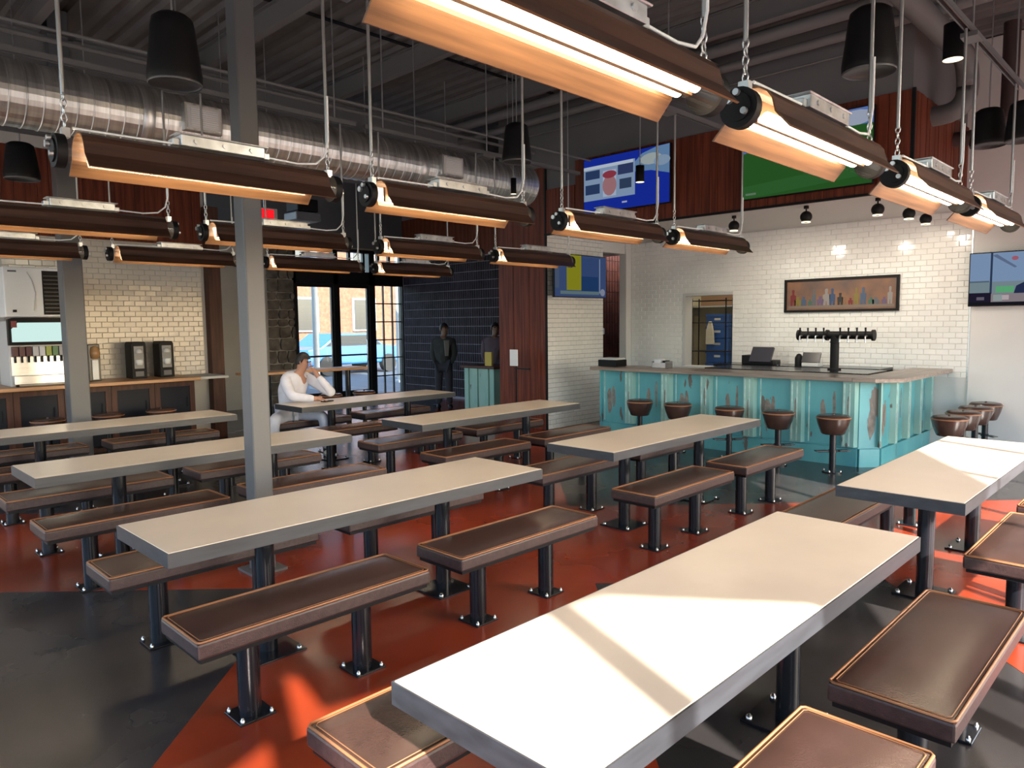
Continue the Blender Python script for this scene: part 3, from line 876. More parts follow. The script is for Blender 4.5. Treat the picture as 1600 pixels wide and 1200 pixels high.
# ================================================================== SCREENS
def tv(label, loc, rotz, W, H, quads, tilt=0.0, glow=0.9, arm=.12):
    t = thing('television', label, 'television', loc, rotz)
    t.rotation_euler = (tilt, 0, rotz)
    b = .012
    B1(-W / 2, W / 2, -.002, .045, 0, H).build('housing', M_blackm, t, bevel=.006, seg=1)
    MB().box(-.2, .2, .045, arm, H * .3, H * .7).build('wall_bracket', M_blackm, t)
    s = MB(); mats = []
    for k, (poly, col) in enumerate(quads):
        key = 'screen_%d_%d_%d' % tuple(int(c * 255) for c in col)
        m = emis(key, col, glow)
        if m not in mats: mats.append(m)
        mi = mats.index(m)
        y = -.0025 - k * .0003
        s.add([(-W / 2 + b + p * (W - 2 * b), y, b + q * (H - 2 * b)) for p, q in poly], [tuple(range(len(poly)))], mi)
    s.build('screen', mats, t)
    return t
def rq(a, b, c, d): return [(a, c), (b, c), (b, d), (a, d)]
def disc(cx, cy, rx, ry, n=14): return [(cx + rx * math.cos(2 * PI * k / n), cy + ry * math.sin(2 * PI * k / n)) for k in range(n)]
BLU = (.012, .035, .42)
tv('large screen on the mahogany bulkhead showing a blue studio graphic', (XS - .121, 6.18, 3.36), -PI / 2, 1.50, .80,
   [(rq(0, 1, 0, 1), BLU), (rq(0, .62, .22, .86), (.30, .42, .62)), (rq(.02, .2, .62, .78), (.03, .06, .16)), (rq(.02, .2, .34, .52), (.03, .06, .16)), (rq(.42, .6, .62, .82), (.04, .06, .16)), (rq(.44, .58, .36, .54), (.04, .07, .14)),
    (rq(.0, .6, .80, .86), (.62, .72, .85)), (rq(.24, .40, .26, .74), (.50, .60, .80)), (disc(.32, .46, .085, .19), (.45, .22, .24)), (disc(.32, .66, .085, .07), (.35, .05, .08)),
    ([(.62, .62), (.80, .60), (1, .50), (1, 1), (.86, .99), (.7, .92), (.62, .80)], (.16, .30, .52)), (disc(.80, .80, .12, .10), (.45, .52, .52)), (disc(.92, .74, .09, .09), (.30, .42, .58)), (rq(.47, .53, .10, .13), (.5, .55, .7))], tilt=.0, glow=.30)
GRN = (.035, .15, .03)
tv('large screen on the mahogany bulkhead showing a green sports field', (XS - .121, 3.62, 3.25), -PI / 2, 1.56, .86,
   [(rq(0, 1, 0, 1), GRN), ([(0, .66), (.5, .80), (1, .78), (1, 1), (0, 1)], (.16, .28, .70)), (disc(.88, .88, .12, .10), (.55, .62, .80)), ([(0, .78), (.4, .84), (.4, .86), (0, .81)], (.05, .07, .2)), (rq(.40, .45, .38, .58), (.03, .10, .12)),
    ([(0, .0), (1, .12), (1, .30), (0, .18)], (.045, .18, .045)), (rq(.88, 1, .42, .55), (.35, .28, .5)), (rq(.03, .12, .05, .08), (.2, .3, .2))], glow=.25)
tv('screen on the white tile wall showing blue and yellow bands', (9.42, 7.62, 2.16), 0, 1.36, .70,
   [(rq(0, 1, 0, 1), (.06, .10, .24)), (rq(.22, .50, .16, 1), (.34, .33, .02)), (rq(.50, .86, .12, .96), (.05, .09, .24)), (rq(.50, .84, .12, .50), (.02, .06, .18)), (rq(.10, .86, .06, .14), (.16, .24, .26)), (rq(.86, .88, .1, .95), (.28, .36, .50)), (disc(.93, .12, .05, .09), (.3, .34, .45)), (rq(0, .08, .2, 1), (.09, .13, .22))], glow=.28, arm=.185)
tv('wall screen at the right edge showing a news programme', (XW - .10, 1.78, 1.90), -PI / 2, 1.24, .69,
   [(rq(0, 1, 0, 1), (.22, .32, .50)), (rq(0, 1, .22, .45), (.20, .27, .30)), (rq(.185, .205, .2, 1), (.03, .05, .10)), (rq(.49, .505, .2, 1), (.03, .05, .10)), (rq(0, .18, .44, .47), (.1, .15, .2)), (rq(.24, .40, .24, .36), (.12, .42, .20)), ([(.20, .95), (.40, .70), (.42, .72), (.24, .97)], (.12, .17, .28)),
    (disc(.40, .88, .03, .04), (.4, .12, .16)), ([(.40, .22), (.42, .36), (.52, .46), (.56, .55), (.78, .55), (.92, .40), (.94, .22)], (.02, .03, .08)), ([(.55, .22), (.55, .52), (.70, .54), (.72, .22)], (.5, .55, .75)), (disc(.63, .74, .085, .22), (.30, .10, .07)), (rq(0, 1, .06, .22), (.26, .22, .24)), (rq(0, .2, 0, .24), (.015, .012, .03)), (rq(0, 1, 0, .06), (.01, .01, .015)), (rq(.22, .30, .08, .2), (.3, .36, .36)), (rq(.07, .14, .10, .16), (.14, .12, .16)), ([(.50, .08), (.62, .08), (.66, .2), (.56, .2)], (.45, .05, .08)), (rq(.30, .36, .1, .19), (.5, .42, .45))], glow=.40, arm=.095)

# ================================================================== THE BAR
bar = thing('container_bar', 'turquoise bar front made of weathered shipping container panels', 'bar', (0, 0, 0))
BX_, BYs = 8.93, 2.85
def panel_run(p0, p1, nrm, n, rib=.19, z0=.0, z1=1.02):
    """alternating recessed sheets and raised ribs between p0 and p1 (xy)"""
    p0 = Vector((*p0, 0)); p1 = Vector((*p1, 0)); d = (p1 - p0); L = d.length; d.normalize(); nv = Vector((*nrm, 0))
    per = L / n
    for k in range(n):
        a = p0 + d * (per * k)
        def quadbox(s0, s1, depth, zz0, zz1, nm, m, taper=.0):
            poly = [a + d * s0, a + d * s1, a + d * (s1 - taper) + nv * depth, a + d * (s0 + taper) + nv * depth]
            MB().prism([(q.x, q.y) for q in poly], zz0, zz1).build(nm, m, bar)
        quadbox(0, per - rib, .012, .235, z1, 'sheet_panel', M_teal)
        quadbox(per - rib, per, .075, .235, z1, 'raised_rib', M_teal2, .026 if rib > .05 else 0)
        if rib > .05:
            for f0 in (.10, .62): quadbox(per - rib + .026 + f0 * (rib - .07), per - rib + .026 + f0 * (rib - .07) + .018, .0775, .25, z1 - .03, 'worn_highlight_edge', M_teal4)  # pale strips paint edge highlights along with weathered streaks
            quadbox(per * .06, per * .06 + .016, .0145, .25, z1 - .02, 'worn_highlight_edge', M_teal4)
        def lens(sc, zc, hw, hh, depth):
            c = a + d * sc
            pts = [(math.cos(t), math.sin(t)) for t in [2 * PI * i / 10 for i in range(10)]]
            rr = random.Random(int(sc * 1000 + k * 77))
            lo_ = []; 
            for cx_, sz_ in pts:
                ww_ = hw * (cx_ if abs(cx_) > .3 else cx_ * .6) * rr.uniform(.7, 1.2)
                lo_.append((ww_, sz_ * hh))
            mb = MB(); n_ = len(lo_)
            v0 = [c + d * u_ + nv * (depth - .004) + Vector((0, 0, zc + v_)) for u_, v_ in lo_]
            v1 = [c + d * u_ + nv * (depth + .002) + Vector((0, 0, zc + v_)) for u_, v_ in lo_]
            mb.add(v0 + v1, [(i, (i + 1) % n_, n_ + (i + 1) % n_, n_ + i) for i in range(n_)] + [tuple(range(n_, 2 * n_))])
            mb.build('bare_patch', M_rust, bar)
        if rib > .05:
            lens(per * .34, .62, .035, .17, .012)
            if k % 2 == 0: lens(per * .22, .55, .05, .20, .012)
            if k % 2 == 1: lens(per * .55, .70, .018, .20, .012)
            lens(per - rib * .5, .60 + .06 * (k % 3), .016, .13, .075)
    q = [p0 - nv * .05, p1 - nv * .05, p1 + nv * .04, p0 + nv * .04]
    MB().prism([(v.x, v.y) for v in q], 0.0, .215).build('bottom_rail', M_teal, bar)
    q = [p0 - nv * .05, p1 - nv * .05, p1 + nv * .0, p0 + nv * .0]
    MB().prism([(v.x, v.y) for v in q], .2, z1).build('core_wall', M_teal, bar)
panel_run((BX_, 6.80), (BX_, 3.02), (-1, 0), 6)
panel_run((BX_, 3.02), (9.10, BYs), (-.7071, -.7071), 1, rib=.02)
panel_run((9.10, BYs), (11.08, BYs), (0, -1), 4, rib=.15)
MB().box(BX_ - .03, 9.35, 6.802, 6.84, 0, 1.02).build('end_panel', M_teal, bar)
MB().prism([(.0, .40), (.055, .52), (.06, .66), (.03, .80), (.01, .86), (-.02, .70), (-.035, .55)], -.001, .002, axis='y').build('bare_patch', M_rust, bar, (9.015, 2.915, -.08), -PI / 4)
top = thing('bar_countertop', 'weathered grey wood plank bar top', 'counter', (0, 0, 0))
for k, (xa, xb) in enumerate(((8.78, 8.968), (8.972, 9.158), (9.162, 9.35))):
    B1(xa, xb, 3.06, 6.94, 1.022, 1.07).build('plank', M_barw, top, bevel=.004, seg=1)
MB().prism([(8.78, 3.055), (8.78, 2.80), (9.02, 2.56), (11.08, 2.56), (11.08, 2.725), (9.03, 2.725), (8.95, 2.80), (8.95, 3.055)], 1.022, 1.07).build('plank', M_barw, top, bevel=.004, seg=1)
MB().prism([(8.955, 3.055), (8.955, 2.805), (9.035, 2.73), (11.08, 2.73), (11.08, 2.89), (9.155, 2.89), (9.155, 3.055)], 1.022, 1.07).build('plank', M_barw, top, bevel=.004, seg=1)
MB().prism([(9.16, 3.055), (9.16, 2.895), (11.08, 2.895), (11.08, 3.055)], 1.022, 1.07).build('plank', M_barw, top, bevel=.004, seg=1)
svc = thing('service_counter', 'black service ledge behind the bar top', 'counter', (0, 0, 0))
B1(9.36, 10.05, 3.1, 5.3, .0, 1.04).build('cabinet_body', M_black, svc)
B1(9.355, 10.1, 3.08, 5.3, 1.04, 1.085).build('ledge', M_black, svc, bevel=.004, seg=1)
bb = thing('back_bar', 'black back bar counter against the tiled wall', 'counter', (0, 0, 0))
B1(10.5, 11.07, 3.3, 5.75, 0, 1.03).build('cabinet_body', M_blackm, bb)
B1(10.48, 11.07, 3.3, 5.78, 1.03, 1.07).build('worktop', M_black, bb, bevel=.004, seg=1)
# tap tower
tp = thing('tap_tower', 'black T-shaped beer tap tower with a row of faucets', 'tap tower', (9.85, 3.66, 1.085))
MB().cyl((0, 0, 0), (0, 0, .46), .055, 20).cyl((0, 0, 0), (0, 0, .02), .085, 20).cyl((0, 0, .36), (0, 0, .375), .064, 20).build('column', M_blackm, tp)
MB().cyl((0, -.48, .46), (0, .48, .46), .052, 20).build('header', M_blackm, tp)
for y in (-.48, .10, .48): MB().cyl((0, y - .015, .46), (0, y + .015, .46), .072, 20).build('collar', M_blackm, tp)
for k in range(9):
    if k == 4: continue
    y = -.42 + k * .105
    MB().tube([(-.05, y, .45), (-.11, y, .45), (-.125, y, .42), (-.125, y, .37)], .011, 8).build('faucet', M_steel, tp)
    MB().cyl((-.11, y, .46), (-.115, y, .56), .008, 8, r2=.013).build('handle', M_blackm, tp)
# stools
def make_stool():
    t = thing('bar_stool', '', 'stool', group='round leather bar stools')
    MB().lathe([(.001, .665), (.12, .668), (.165, .660), (.180, .645), (.183, .630)], n=32).build('seat_top', M_leather, t)
    MB().lathe([(.183, .630), (.178, .60), (.165, .55), (.130, .455), (.120, .445), (.001, .445)], n=32).build('seat_body', M_leather, t)
    MB().lathe([(.183, .640), (.190, .633), (.183, .626)], n=32).build('piping', M_pipe, t)
    MB().sphere((0, 0, .666), .016, 10, 6).build('button', M_leather, t)
    MB().cyl((0, 0, .01), (0, 0, .45), .036, 20).build('column', M_black, t)
    f = MB().cyl((-.17, 0, .245), (.17, 0, .245), .013, 10).cyl((0, -.0, .23), (0, 0, .26), .046, 16)
    f.box(-.20, -.07, -.035, .035, .243, .255).box(.07, .20, -.035, .035, .243, .255)
    f.build('foot_rest', M_black, t)
    p = MB().cyl((0, 0, .0015), (0, 0, .013), .11, 24).build('base_flange', M_black, t)
    bolts(p, (-.065, .065), (-.065, .065), .013, .008)
    return t
st0 = make_stool(); sf = True
spots = []
for k, y in enumerate((5.78, 5.17, 4.42, 3.78, 3.13)):
    spots.append(((8.44, y, 0), -.75, 'brown leather bar stool, %s from the left along the bar front' % ('first', 'second', 'third', 'fourth', 'fifth')[k]))
for k, x in enumerate((9.12, 9.72, 10.32, 10.86)):
    spots.append(((x, 2.12, 0), .8, 'brown leather bar stool, %s from the left beside the grey wall' % ('first', 'second', 'third', 'fourth')[k]))
for k, x in enumerate((2.26, 2.93, 3.58)):
    spots.append(((x, 10.15, 0), .4, 'brown round stool, %s from the left at the drinks counter' % ('first', 'second', 'third')[k]))
for k, x in enumerate((6.15, 6.78)):
    spots.append(((x, 10.1, 0), .4, 'brown round stool, %s before the window rail' % ('left one', 'right one')[k]))
for loc, rz, lb in spots:
    o = st0 if sf else dup(st0, loc)
    sf = False
    o.location = loc; o.rotation_euler = (0, 0, rz); o['label'] = lb

# things on and behind the bar
t = thing('cash_box', 'black box with a pale lid on the bar\'s left end', 'box', (9.08, 6.73, 1.071))
B1(-.14, .14, -.17, .17, 0, .10).build('body', M_blackm, t, bevel=.006)
B1(-.13, .13, -.15, .15, .10, .13).build('lid', M_offw, t, bevel=.008)
t = thing('napkin_caddy', 'small metal napkin caddy on the bar top', 'caddy', (9.12, 5.86, 1.071))
MB().box(-.09, .09, -.12, .12, 0, .006).box(-.09, .09, -.12, -.114, 0, .10).box(-.09, .09, .114, .12, 0, .10).box(-.09, -.084, -.12, .12, 0, .08).box(.084, .09, -.12, .12, 0, .08).build('tray', M_steel, t)
MB().box(-.06, .06, -.02, .10, .006, .13).build('napkins', M_white, t, bevel=.006)
B1(-.05, .05, -.1, -.04, .006, .11).build('straw_box', M_blackm, t)
t = thing('cash_register', 'dark touch-screen register on the back bar', 'register', (10.72, 5.05, 1.07))
B1(-.12, .16, -.20, .17, 0, .07).build('base', M_blackm, t, bevel=.01)
MB().prism([(-.16, .05), (-.02, .27), (.01, .25), (-.12, .04)], -.17, .17, axis='y').build('screen', mat('register_screen', (.05, .05, .065), .25), t)
B1(-.08, .16, .17, .33, 0, .14).build('receipt_printer', M_blackm, t, bevel=.01)
t = thing('card_terminal', 'black card terminal beside the register on the back bar', 'terminal', (10.72, 4.30, 1.07))
B1(-.1, .1, -.12, .12, 0, .05).build('stand', M_offw, t, bevel=.006)
MB().prism([(-.09, .06), (-.02, .20), (.01, .19), (-.06, .05)], -.13, .13, axis='y').build('screen', mat('terminal_screen', (.04, .04, .045), .25), t)
MB().lathe([(.06, 0), (.06, .12), (.03, .17), (.001, .18)], (0, .20, 0), 18).build('scoop', M_blackm, t)
for k, (y, hh, r) in enumerate(((4.80, .15, .028), (4.75, .19, .022), (4.70, .14, .024), (4.65, .16, .022))):
    o = MB().lathe([(r, 0), (r * 1.05, hh * .6), (r * 1.1, hh), (r * .98, hh), (r * .92, hh * .1), (.001, hh * .08)], n=16).build('drinking_glass', M_acry, None, (10.66, y, 1.071))
    tag(o, 'clear glass on the back bar, %s of the four by the register' % ('leftmost', 'second', 'third', 'rightmost')[k], 'glass', 'glasses on the back bar')
art = thing('framed_picture', 'long black-framed picture of small coloured figures on orange', 'picture', (XW - .012, 4.07, 1.865))
fr = MB()
fr.box(-.045, 0, -.82, .82, 0, .035).box(-.045, 0, -.82, .82, .47, .505).box(-.045, 0, -.82, -.785, .035, .47).box(-.045, 0, .785, .82, .035, .47)
fr.build('frame', M_blackm, art)
B1(-.02, -.005, -.79, .79, .03, .475).build('print', mat('print_orange', (.27, .125, .06), .45, var=.6, vscale=3.0, col2=(.12, .075, .06)), art)
ar = random.Random(21)
pc = [(.30, .03, .03), (.05, .12, .28), (.16, .20, .24), (.36, .28, .05), (.03, .03, .03), (.22, .15, .30), (.10, .17, .30), (.40, .20, .10), (.45, .42, .40), (.08, .22, .16)]
pms = [mat('print_ink_%d' % k, c, .5) for k, c in enumerate([tuple(v * .55 for v in c_) for c_ in pc])]
for k in range(17):
    y = .70 - k * 1.4 / 16 + ar.uniform(-.02, .02); hh = ar.choice((.10, .14, .18, .25)); ww = ar.uniform(.026, .046)
    MB().prism([(y - ww, .10), (y - ww * .2, .10), (y - ww * .1, .10 + hh * .25), (y + ww * .1, .10 + hh * .25), (y + ww * .2, .10), (y + ww, .10), (y + ww * 1.15, .10 + hh * .62), (y + ww * .4, .10 + hh * .68), (y + ww * .55, .10 + hh * .95), (y, .10 + hh), (y - ww * .55, .10 + hh * .95), (y - ww * .4, .10 + hh * .68), (y - ww * 1.15, .10 + hh * .62)], -.0225, -.0205, axis='x').build('printed_figure', pms[(k * 3) % 10], art)
B1(-.0225, -.0205, -.76, .76, .06, .10).build('printed_ground', mat('print_ground', (.20, .15, .12), .5), art)

# kitchen seen through the pass window
kit = struct(MB().box(11.3, 12.75, 5.0, 5.1, 0, 3.2).box(11.3, 12.75, 7.5, 7.6, 0, 3.2).box(12.65, 12.75, 5.1, 7.5, 0, 3.2).build('wall_kitchen', mat('kitchen_wall', (.40, .36, .26), .6)))
struct(MB().box(11.3, 12.75, 5.0, 7.6, -.1, 0).build('floor_kitchen', M_floor))
struct(MB().box(11.3, 12.75, 5.0, 7.6, 3.2, 3.3).build('ceiling_kitchen', M_offw))
o = B1(11.6, 12.4, 5.4, 7.2, 3.15, 3.19).build('kitchen_fill_light', emis('kitchen_fill_panel', (1, .90, .72), 2.2))  # added glowing panel, out of view, brightens the kitchen
tag(o, 'unseen fill panel added to light the kitchen behind the pass window', 'fill light')
wf = MB()
wf.box(XW - .02, XW + .21, PY1 - .025, PY1 + .03, PZ0, PZ1 - .02).box(XW - .02, XW + .21, PY0, PY1 + .03, PZ1 - .02, PZ1 + .03)
struct(wf.build('window_3', M_offw))
rk = thing('kitchen_rack', 'black wire rack standing inside the kitchen pass window', 'rack', (0, 0, 0))
for x, y in ((11.38, 6.70), (11.38, 6.05), (11.62, 6.70), (11.62, 6.05)): MB().cyl((x, y, 0), (x, y, 2.14), .012, 8).build('post', M_blackm, rk)
for z in (1.22, 1.72, 2.10):
    for x in (11.38, 11.50, 11.62): MB().cyl((x, 6.05, z), (x, 6.70, z), .008, 6).build('shelf_wire', M_blackm, rk)
crate_m = mat('blue_crate', (.03, .10, .32), .45)
for k in range(5):
    cr = thing('plastic_crate', 'blue plastic crate in the kitchen stack, %s from the top' % ('fifth', 'fourth', 'third', 'second', 'first')[k], 'crate', (12.25, 6.58, .76 + k * .225), group='blue crates in the kitchen')
    B1(-.18, .18, -.22, .22, 0, .19).build('body', crate_m, cr)
    B1(-.195, .195, -.235, .235, .17, .215).build('rim', crate_m, cr)
    B1(-.187, -.18, -.06, .06, .10, .14).build('handle_slot', M_offw, cr)
o = B1(12.0, 12.6, 6.1, 7.3, 0, .755).build('steel_table', M_steel, bevel=.01); tag(o, 'steel table carrying the blue crates in the kitchen', 'table')
o = MB().prism([(-.09, 0), (.09, 0), (.08, .25), (.03, .42), (-.03, .42), (-.07, .25)], -.02, .02, axis='x').build('apron', mat('pale_apron', (.62, .58, .46), .9), None, (11.95, 6.66, 1.32), bevel=.015)
tag(o, 'pale apron hanging in front of the blue crates', 'apron')
sh = thing('kitchen_shelf', 'high wall shelf inside the kitchen', 'shelf', (0, 0, 0))
B1(12.15, 12.65, 6.2, 7.4, 2.0, 2.03).build('board', M_steel, sh)
for y in (6.3, 7.3): B1(12.3, 12.65, y - .01, y + .01, 1.85, 2.0).build('bracket', M_steel, sh)
o = B1(12.2, 12.6, 6.3, 7.0, 2.031, 2.29).build('cardboard_box', mat('cardboard', (.24, .14, .08), .8), bevel=.006); tag(o, 'brown cardboard box on the kitchen\'s high shelf', 'box')

# thermostat in the hall
t = thing('thermostat', 'small white thermostat on the brown hall wall', 'thermostat', (12.0 - .62, 8.705, 1.57))
B1(-.07, .07, -.03, 0, -.06, .06).build('case', M_white, t, bevel=.008)
B1(-.025, .02, -.033, -.03, -.03, .03).build('display', M_blackm, t)
# tablet on a post in front of the mahogany panel
t = thing('tablet_stand', 'white tablet on a thin black stand before the mahogany panel', 'tablet stand', (8.5, 8.25, 0))
MB().cyl((0, 0, .01), (0, 0, 1.05), .014, 10).cyl((0, 0, 0), (0, 0, .015), .12, 20).build('post', M_blackm, t)
MB().box(-.02, .02, -.30, .02, 1.0, 1.02).build('arm', M_blackm, t)
B1(-.03, -.015, -.06, .12, 1.05, 1.32).build('tablet', M_white, t, bevel=.008)
# host stand
t = thing('host_stand', 'pale turquoise host stand by the entrance, dark wooden top', 'host stand', (9.65, 10.08, 0))
B1(-.3, .3, -.42, .40, 0, .90).build('body', M_teal3, t)
for y in (-.25, .05, .3): B1(-.325, -.3, y - .04, y + .04, 0, .90).build('raised_rib', M_teal3, t)
B1(-.36, .36, -.48, .46, .90, .95).build('top', M_cab, t, bevel=.006)
o = B1(-.02, .02, -.09, .09, 0, .26).build('yellow_sign', mat('yellow_card', (.50, .36, .04), .5), None, (9.42, 9.86, .951)); tag(o, 'small yellow sign standing on the host stand', 'sign')

# ================================================================== DRINKS COUNTER
for k in range(2, 7):
    x0 = .35 + k * .56
    c = thing('base_cabinet', 'walnut cabinet with navy panel, %s from the wooden post' % ('seventh', 'sixth', 'fifth', 'fourth', 'third', 'second', 'first')[k], 'cabinet', (x0, 10.72, 0), group='base cabinets of the drinks counter')
    B1(.0, .555, .03, .64, .08, .98).build('body', M_cab, c)
    B1(.0, .555, .08, .6, 0, .08).build('plinth', M_blackm, c)
    for a in (0, .485): B1(a, a + .07, 0, .03, .08, .98).build('stile', M_cab, c)
    B1(.07, .485, 0, .03, .90, .98).build('rail', M_cab, c); B1(.07, .485, 0, .03, .08, .16).build('rail', M_cab, c)
    d = B1(.072, .483, .012, .03, .162, .898).build('door_panel', M_cabp, c)
    MB().cyl((.44, -.012, .6), (.44, -.012, .74), .006, 8).build('handle', M_blackm, d)
ct = thing('drinks_countertop', 'long butcher-block countertop under the drink dispensers', 'countertop')
B1(1.42, 4.28, 10.5, 11.385, .985, 1.03).build('slab', M_butcher, ct, bevel=.006)
o = B1(4.285, 4.755, 10.66, 11.385, .985, 1.02).build('stone_countertop', M_grout, None); tag(o, 'short grey countertop piece beside the wooden post', 'countertop')
sd = thing('soda_dispenser', 'wide soda fountain with a lit header on the counter', 'soda dispenser', (2.02, 10.62, 1.031))
B1(0, .70, .12, .68, .0, .82).build('cabinet', M_offw, sd, bevel=.01)
B1(.02, .68, .0, .30, .03, .14).build('drip_tray', M_steel, sd, bevel=.006)
for x in (.06, .64): MB().cyl((x, .06, 0), (x, .06, .03), .02, 10).build('foot', M_blackm, sd)
hd = MB().prism([(.0, .52), (.70, .52), (.70, .84), (.64, .86), (.06, .86), (.0, .84)], .04, .14, axis='y').build('header', M_blackm, sd)
MB().prism([(.03, .56), (.67, .56), (.67, .72), (.60, .80), (.10, .80), (.03, .72)], .034, .039, axis='y').build('light_panel', emis('soda_light', (.62, .85, .80), .5), hd)
for a, b in ((.03, .09), (.61, .67)): MB().prism([(a, .74), (b, .74), (b, .82), (a, .82)], .033, .038, axis='y').build('red_corner', mat('dark_red', (.22, .02, .03), .4), hd)
cols = [(.10, .03, .03), (.13, .05, .05), (.09, .02, .03), (.5, .5, .5), (.6, .6, .6), (.25, .30, .03), (.05, .16, .05), (.3, .3, .3), (.35, .02, .05)]
for k, c in enumerate(cols):
    x = .03 + k * .072
    v = B1(x, x + .062, .05, .14, .38, .50).build('flavour_valve', mat('valve_%d' % k, c, .4), sd, bevel=.004, seg=1)
    MB().cyl((x + .031, .08, .30), (x + .031, .08, .38), .011, 10).build('nozzle', M_blackm, v)
B1(.02, .68, .11, .125, .14, .37).build('splash_panel', M_steel, sd)
im = thing('ice_maker', 'white ice machine on top of the soda fountain', 'ice machine', (2.0, 10.66, 1.90))
B1(0, .72, .0, .62, 0, .62).build('cabinet', M_white, im, bevel=.012)
B1(.41, .70, -.008, .0, .03, .58).build('dark_grille', M_blackm, im)
B1(.05, .14, -.012, .0, .555, .575).build('badge', M_pillar, im)
B1(.08, .12, -.012, .0, .06, .09).build('latch', M_blackm, im)
gq = MB()
for k in range(10): gq.box(.425, .685, -.014, -.008, .06 + k * .05, .072 + k * .05)
gq.build('louvre_set', M_frame, im)
MB().tube([(.25, -.006, .56), (.30, -.006, .45), (.33, -.006, .3), (.30, -.006, .08)], .006, 6).build('door_groove', M_offw, im)
t = thing('tea_urn', 'tall dark tea urn with a pale spout panel beside the column', 'urn', (3.03, 10.95, 1.031))
B1(-.075, .075, 0, .3, 0, .50).build('body', mat('urn_dark', (.03, .028, .022), .3), t, bevel=.01)
MB().lathe([(.001, .10), (.05, .08), (.065, .0), (.05, -.07), (.001, -.08)], (.01, .0, .38), 16).build('glass_bulb', mat('tea_glass', (.42, .24, .11), .2), t)
B1(-.035, .045, -.02, 0, .02, .29).build('spout_panel', M_white, t, bevel=.006)
for x, lb in ((3.60, 'black iced-coffee dispenser on the counter, left of the pair'), (3.98, 'black iced-coffee dispenser on the counter, right of the pair')):
    t = thing('drink_dispenser', lb, 'dispenser', (x, 10.95, 1.031), group='pair of black dispensers')
    MB().prism([(-.10, 0), (.10, 0), (.10, .48), (.085, .52), (-.085, .52), (-.10, .48)], .0, .26, axis='y').build('housing', M_blackm, t, bevel=.006, seg=1)
    B1(-.065, .065, -.006, 0, .14, .46).build('face_panel', mat('dispenser_face', (.22, .22, .22), .4), t, bevel=.003, seg=1)
    MB().lathe([(.001, .07), (.035, .06), (.05, .03), (.05, 0)], (0, -.004, .36), 16).build('upper_bowl', M_offw, t)
    MB().lathe([(.05, .08), (.052, .04), (.04, .0), (.001, 0)], (0, -.004, .19), 16).build('lower_cup', M_white, t)
    B1(-.055, .055, -.008, 0, .03, .10).build('drip_grate', M_pillar, t)

# rail counter before the entrance glazing
rl = thing('window_rail', 'narrow butcher-block rail counter before the entrance glazing', 'counter')
B1(4.98, 7.12, 10.46, 10.92, .995, 1.035).build('slab', M_butcher, rl, bevel=.006)
for x in (5.4, 6.86):
    MB().cyl((x, 10.7, .012), (x, 10.7, .995), .045, 18).build('pedestal', M_black, rl)
    B1(x - .2, x + .2, 10.5, 10.9, 0, .014).build('base_plate', M_black, rl)
# exit sign and ceiling devices by the entrance
t = thing('exit_sign', 'glowing red exit sign beyond the tall column', 'sign', (5.62, 11.4, 3.55))
B1(-.02, .42, 0, .05, -.13, .15).build('case', M_offw, t)
B1(.0, .36, -.004, 0, -.11, .13).build('red_face', emis('exit_red', (1, .012, .02), .55), t)
MB().cyl((.2, .025, .15), (.2, .025, ZC - 3.55), .008, 8).build('stem', M_rod, t)
t = thing('projector', 'dark box device hanging above the entrance', 'projector', (6.62, 11.6, 3.72))
B1(-.2, .2, -.2, .2, 0, .22).build('body', M_blackm, t, bevel=.02)
B1(-.24, .24, -.22, .22, -.16, -.01).build('pale_base', mat('smoke_grey', (.14, .15, .17), .4), t, bevel=.02)
MB().cyl((0, 0, .22), (0, 0, ZC - 3.72), .012, 8).build('stem', M_rod, t)

# ================================================================== PEOPLE
def skin_obj(name, nodes, edges, root, m, parent=None, sub=2):
    idx = {k: i for i, k in enumerate(nodes)}
    me = bpy.data.meshes.new(name)
    me.from_pydata([nodes[k][0] for k in nodes], [(idx[a], idx[b]) for a, b in edges], [])
    o = bpy.data.objects.new(name, me); COL.objects.link(o)
    o.parent = parent
    me.materials.append(m)
    md = o.modifiers.new('skin', 'SKIN')
    md.use_smooth_shade = True
    sv = me.skin_vertices[0].data
    for k, i in idx.items():
        r = nodes[k][1]
        sv[i].radius = r if isinstance(r, tuple) else (r, r)
        sv[i].use_root = (k == root)
    sd_ = o.modifiers.new('sub', 'SUBSURF'); sd_.levels = sub; sd_.render_levels = sub
    return o
def hand_mesh(wrist, tip_dir, palm_n, parent, m, curl=.5):
    w0 = Vector(wrist); d = Vector(tip_dir).normalized(); nrm = Vector(palm_n).normalized(); s = d.cross(nrm).normalized()
    mb = MB()
    mb.tube([w0 - d * .02, w0 + d * .03, w0 + d * .085], .032, 8)
    for k, (off, ln) in enumerate(((-.030, .060), (-.010, .072), (.011, .068), (.030, .052))):
        a = w0 + d * .075 + s * off
        b = a + d * ln * .5 + nrm * ln * .15 * curl
        c = b + d * ln * .40 + nrm * ln * .45 * curl
        e = c + d * ln * .12 + nrm * ln * .35 * curl
        mb.tube([a, b, c, e], .0092, 6)
    a = w0 + d * .02 + s * -.032
    mb.tube([a, a + s * -.02 + d * .03 + nrm * .008, a + s * -.024 + d * .058 + nrm * .02], .010, 6)
    return mb.build('hand', m, parent)
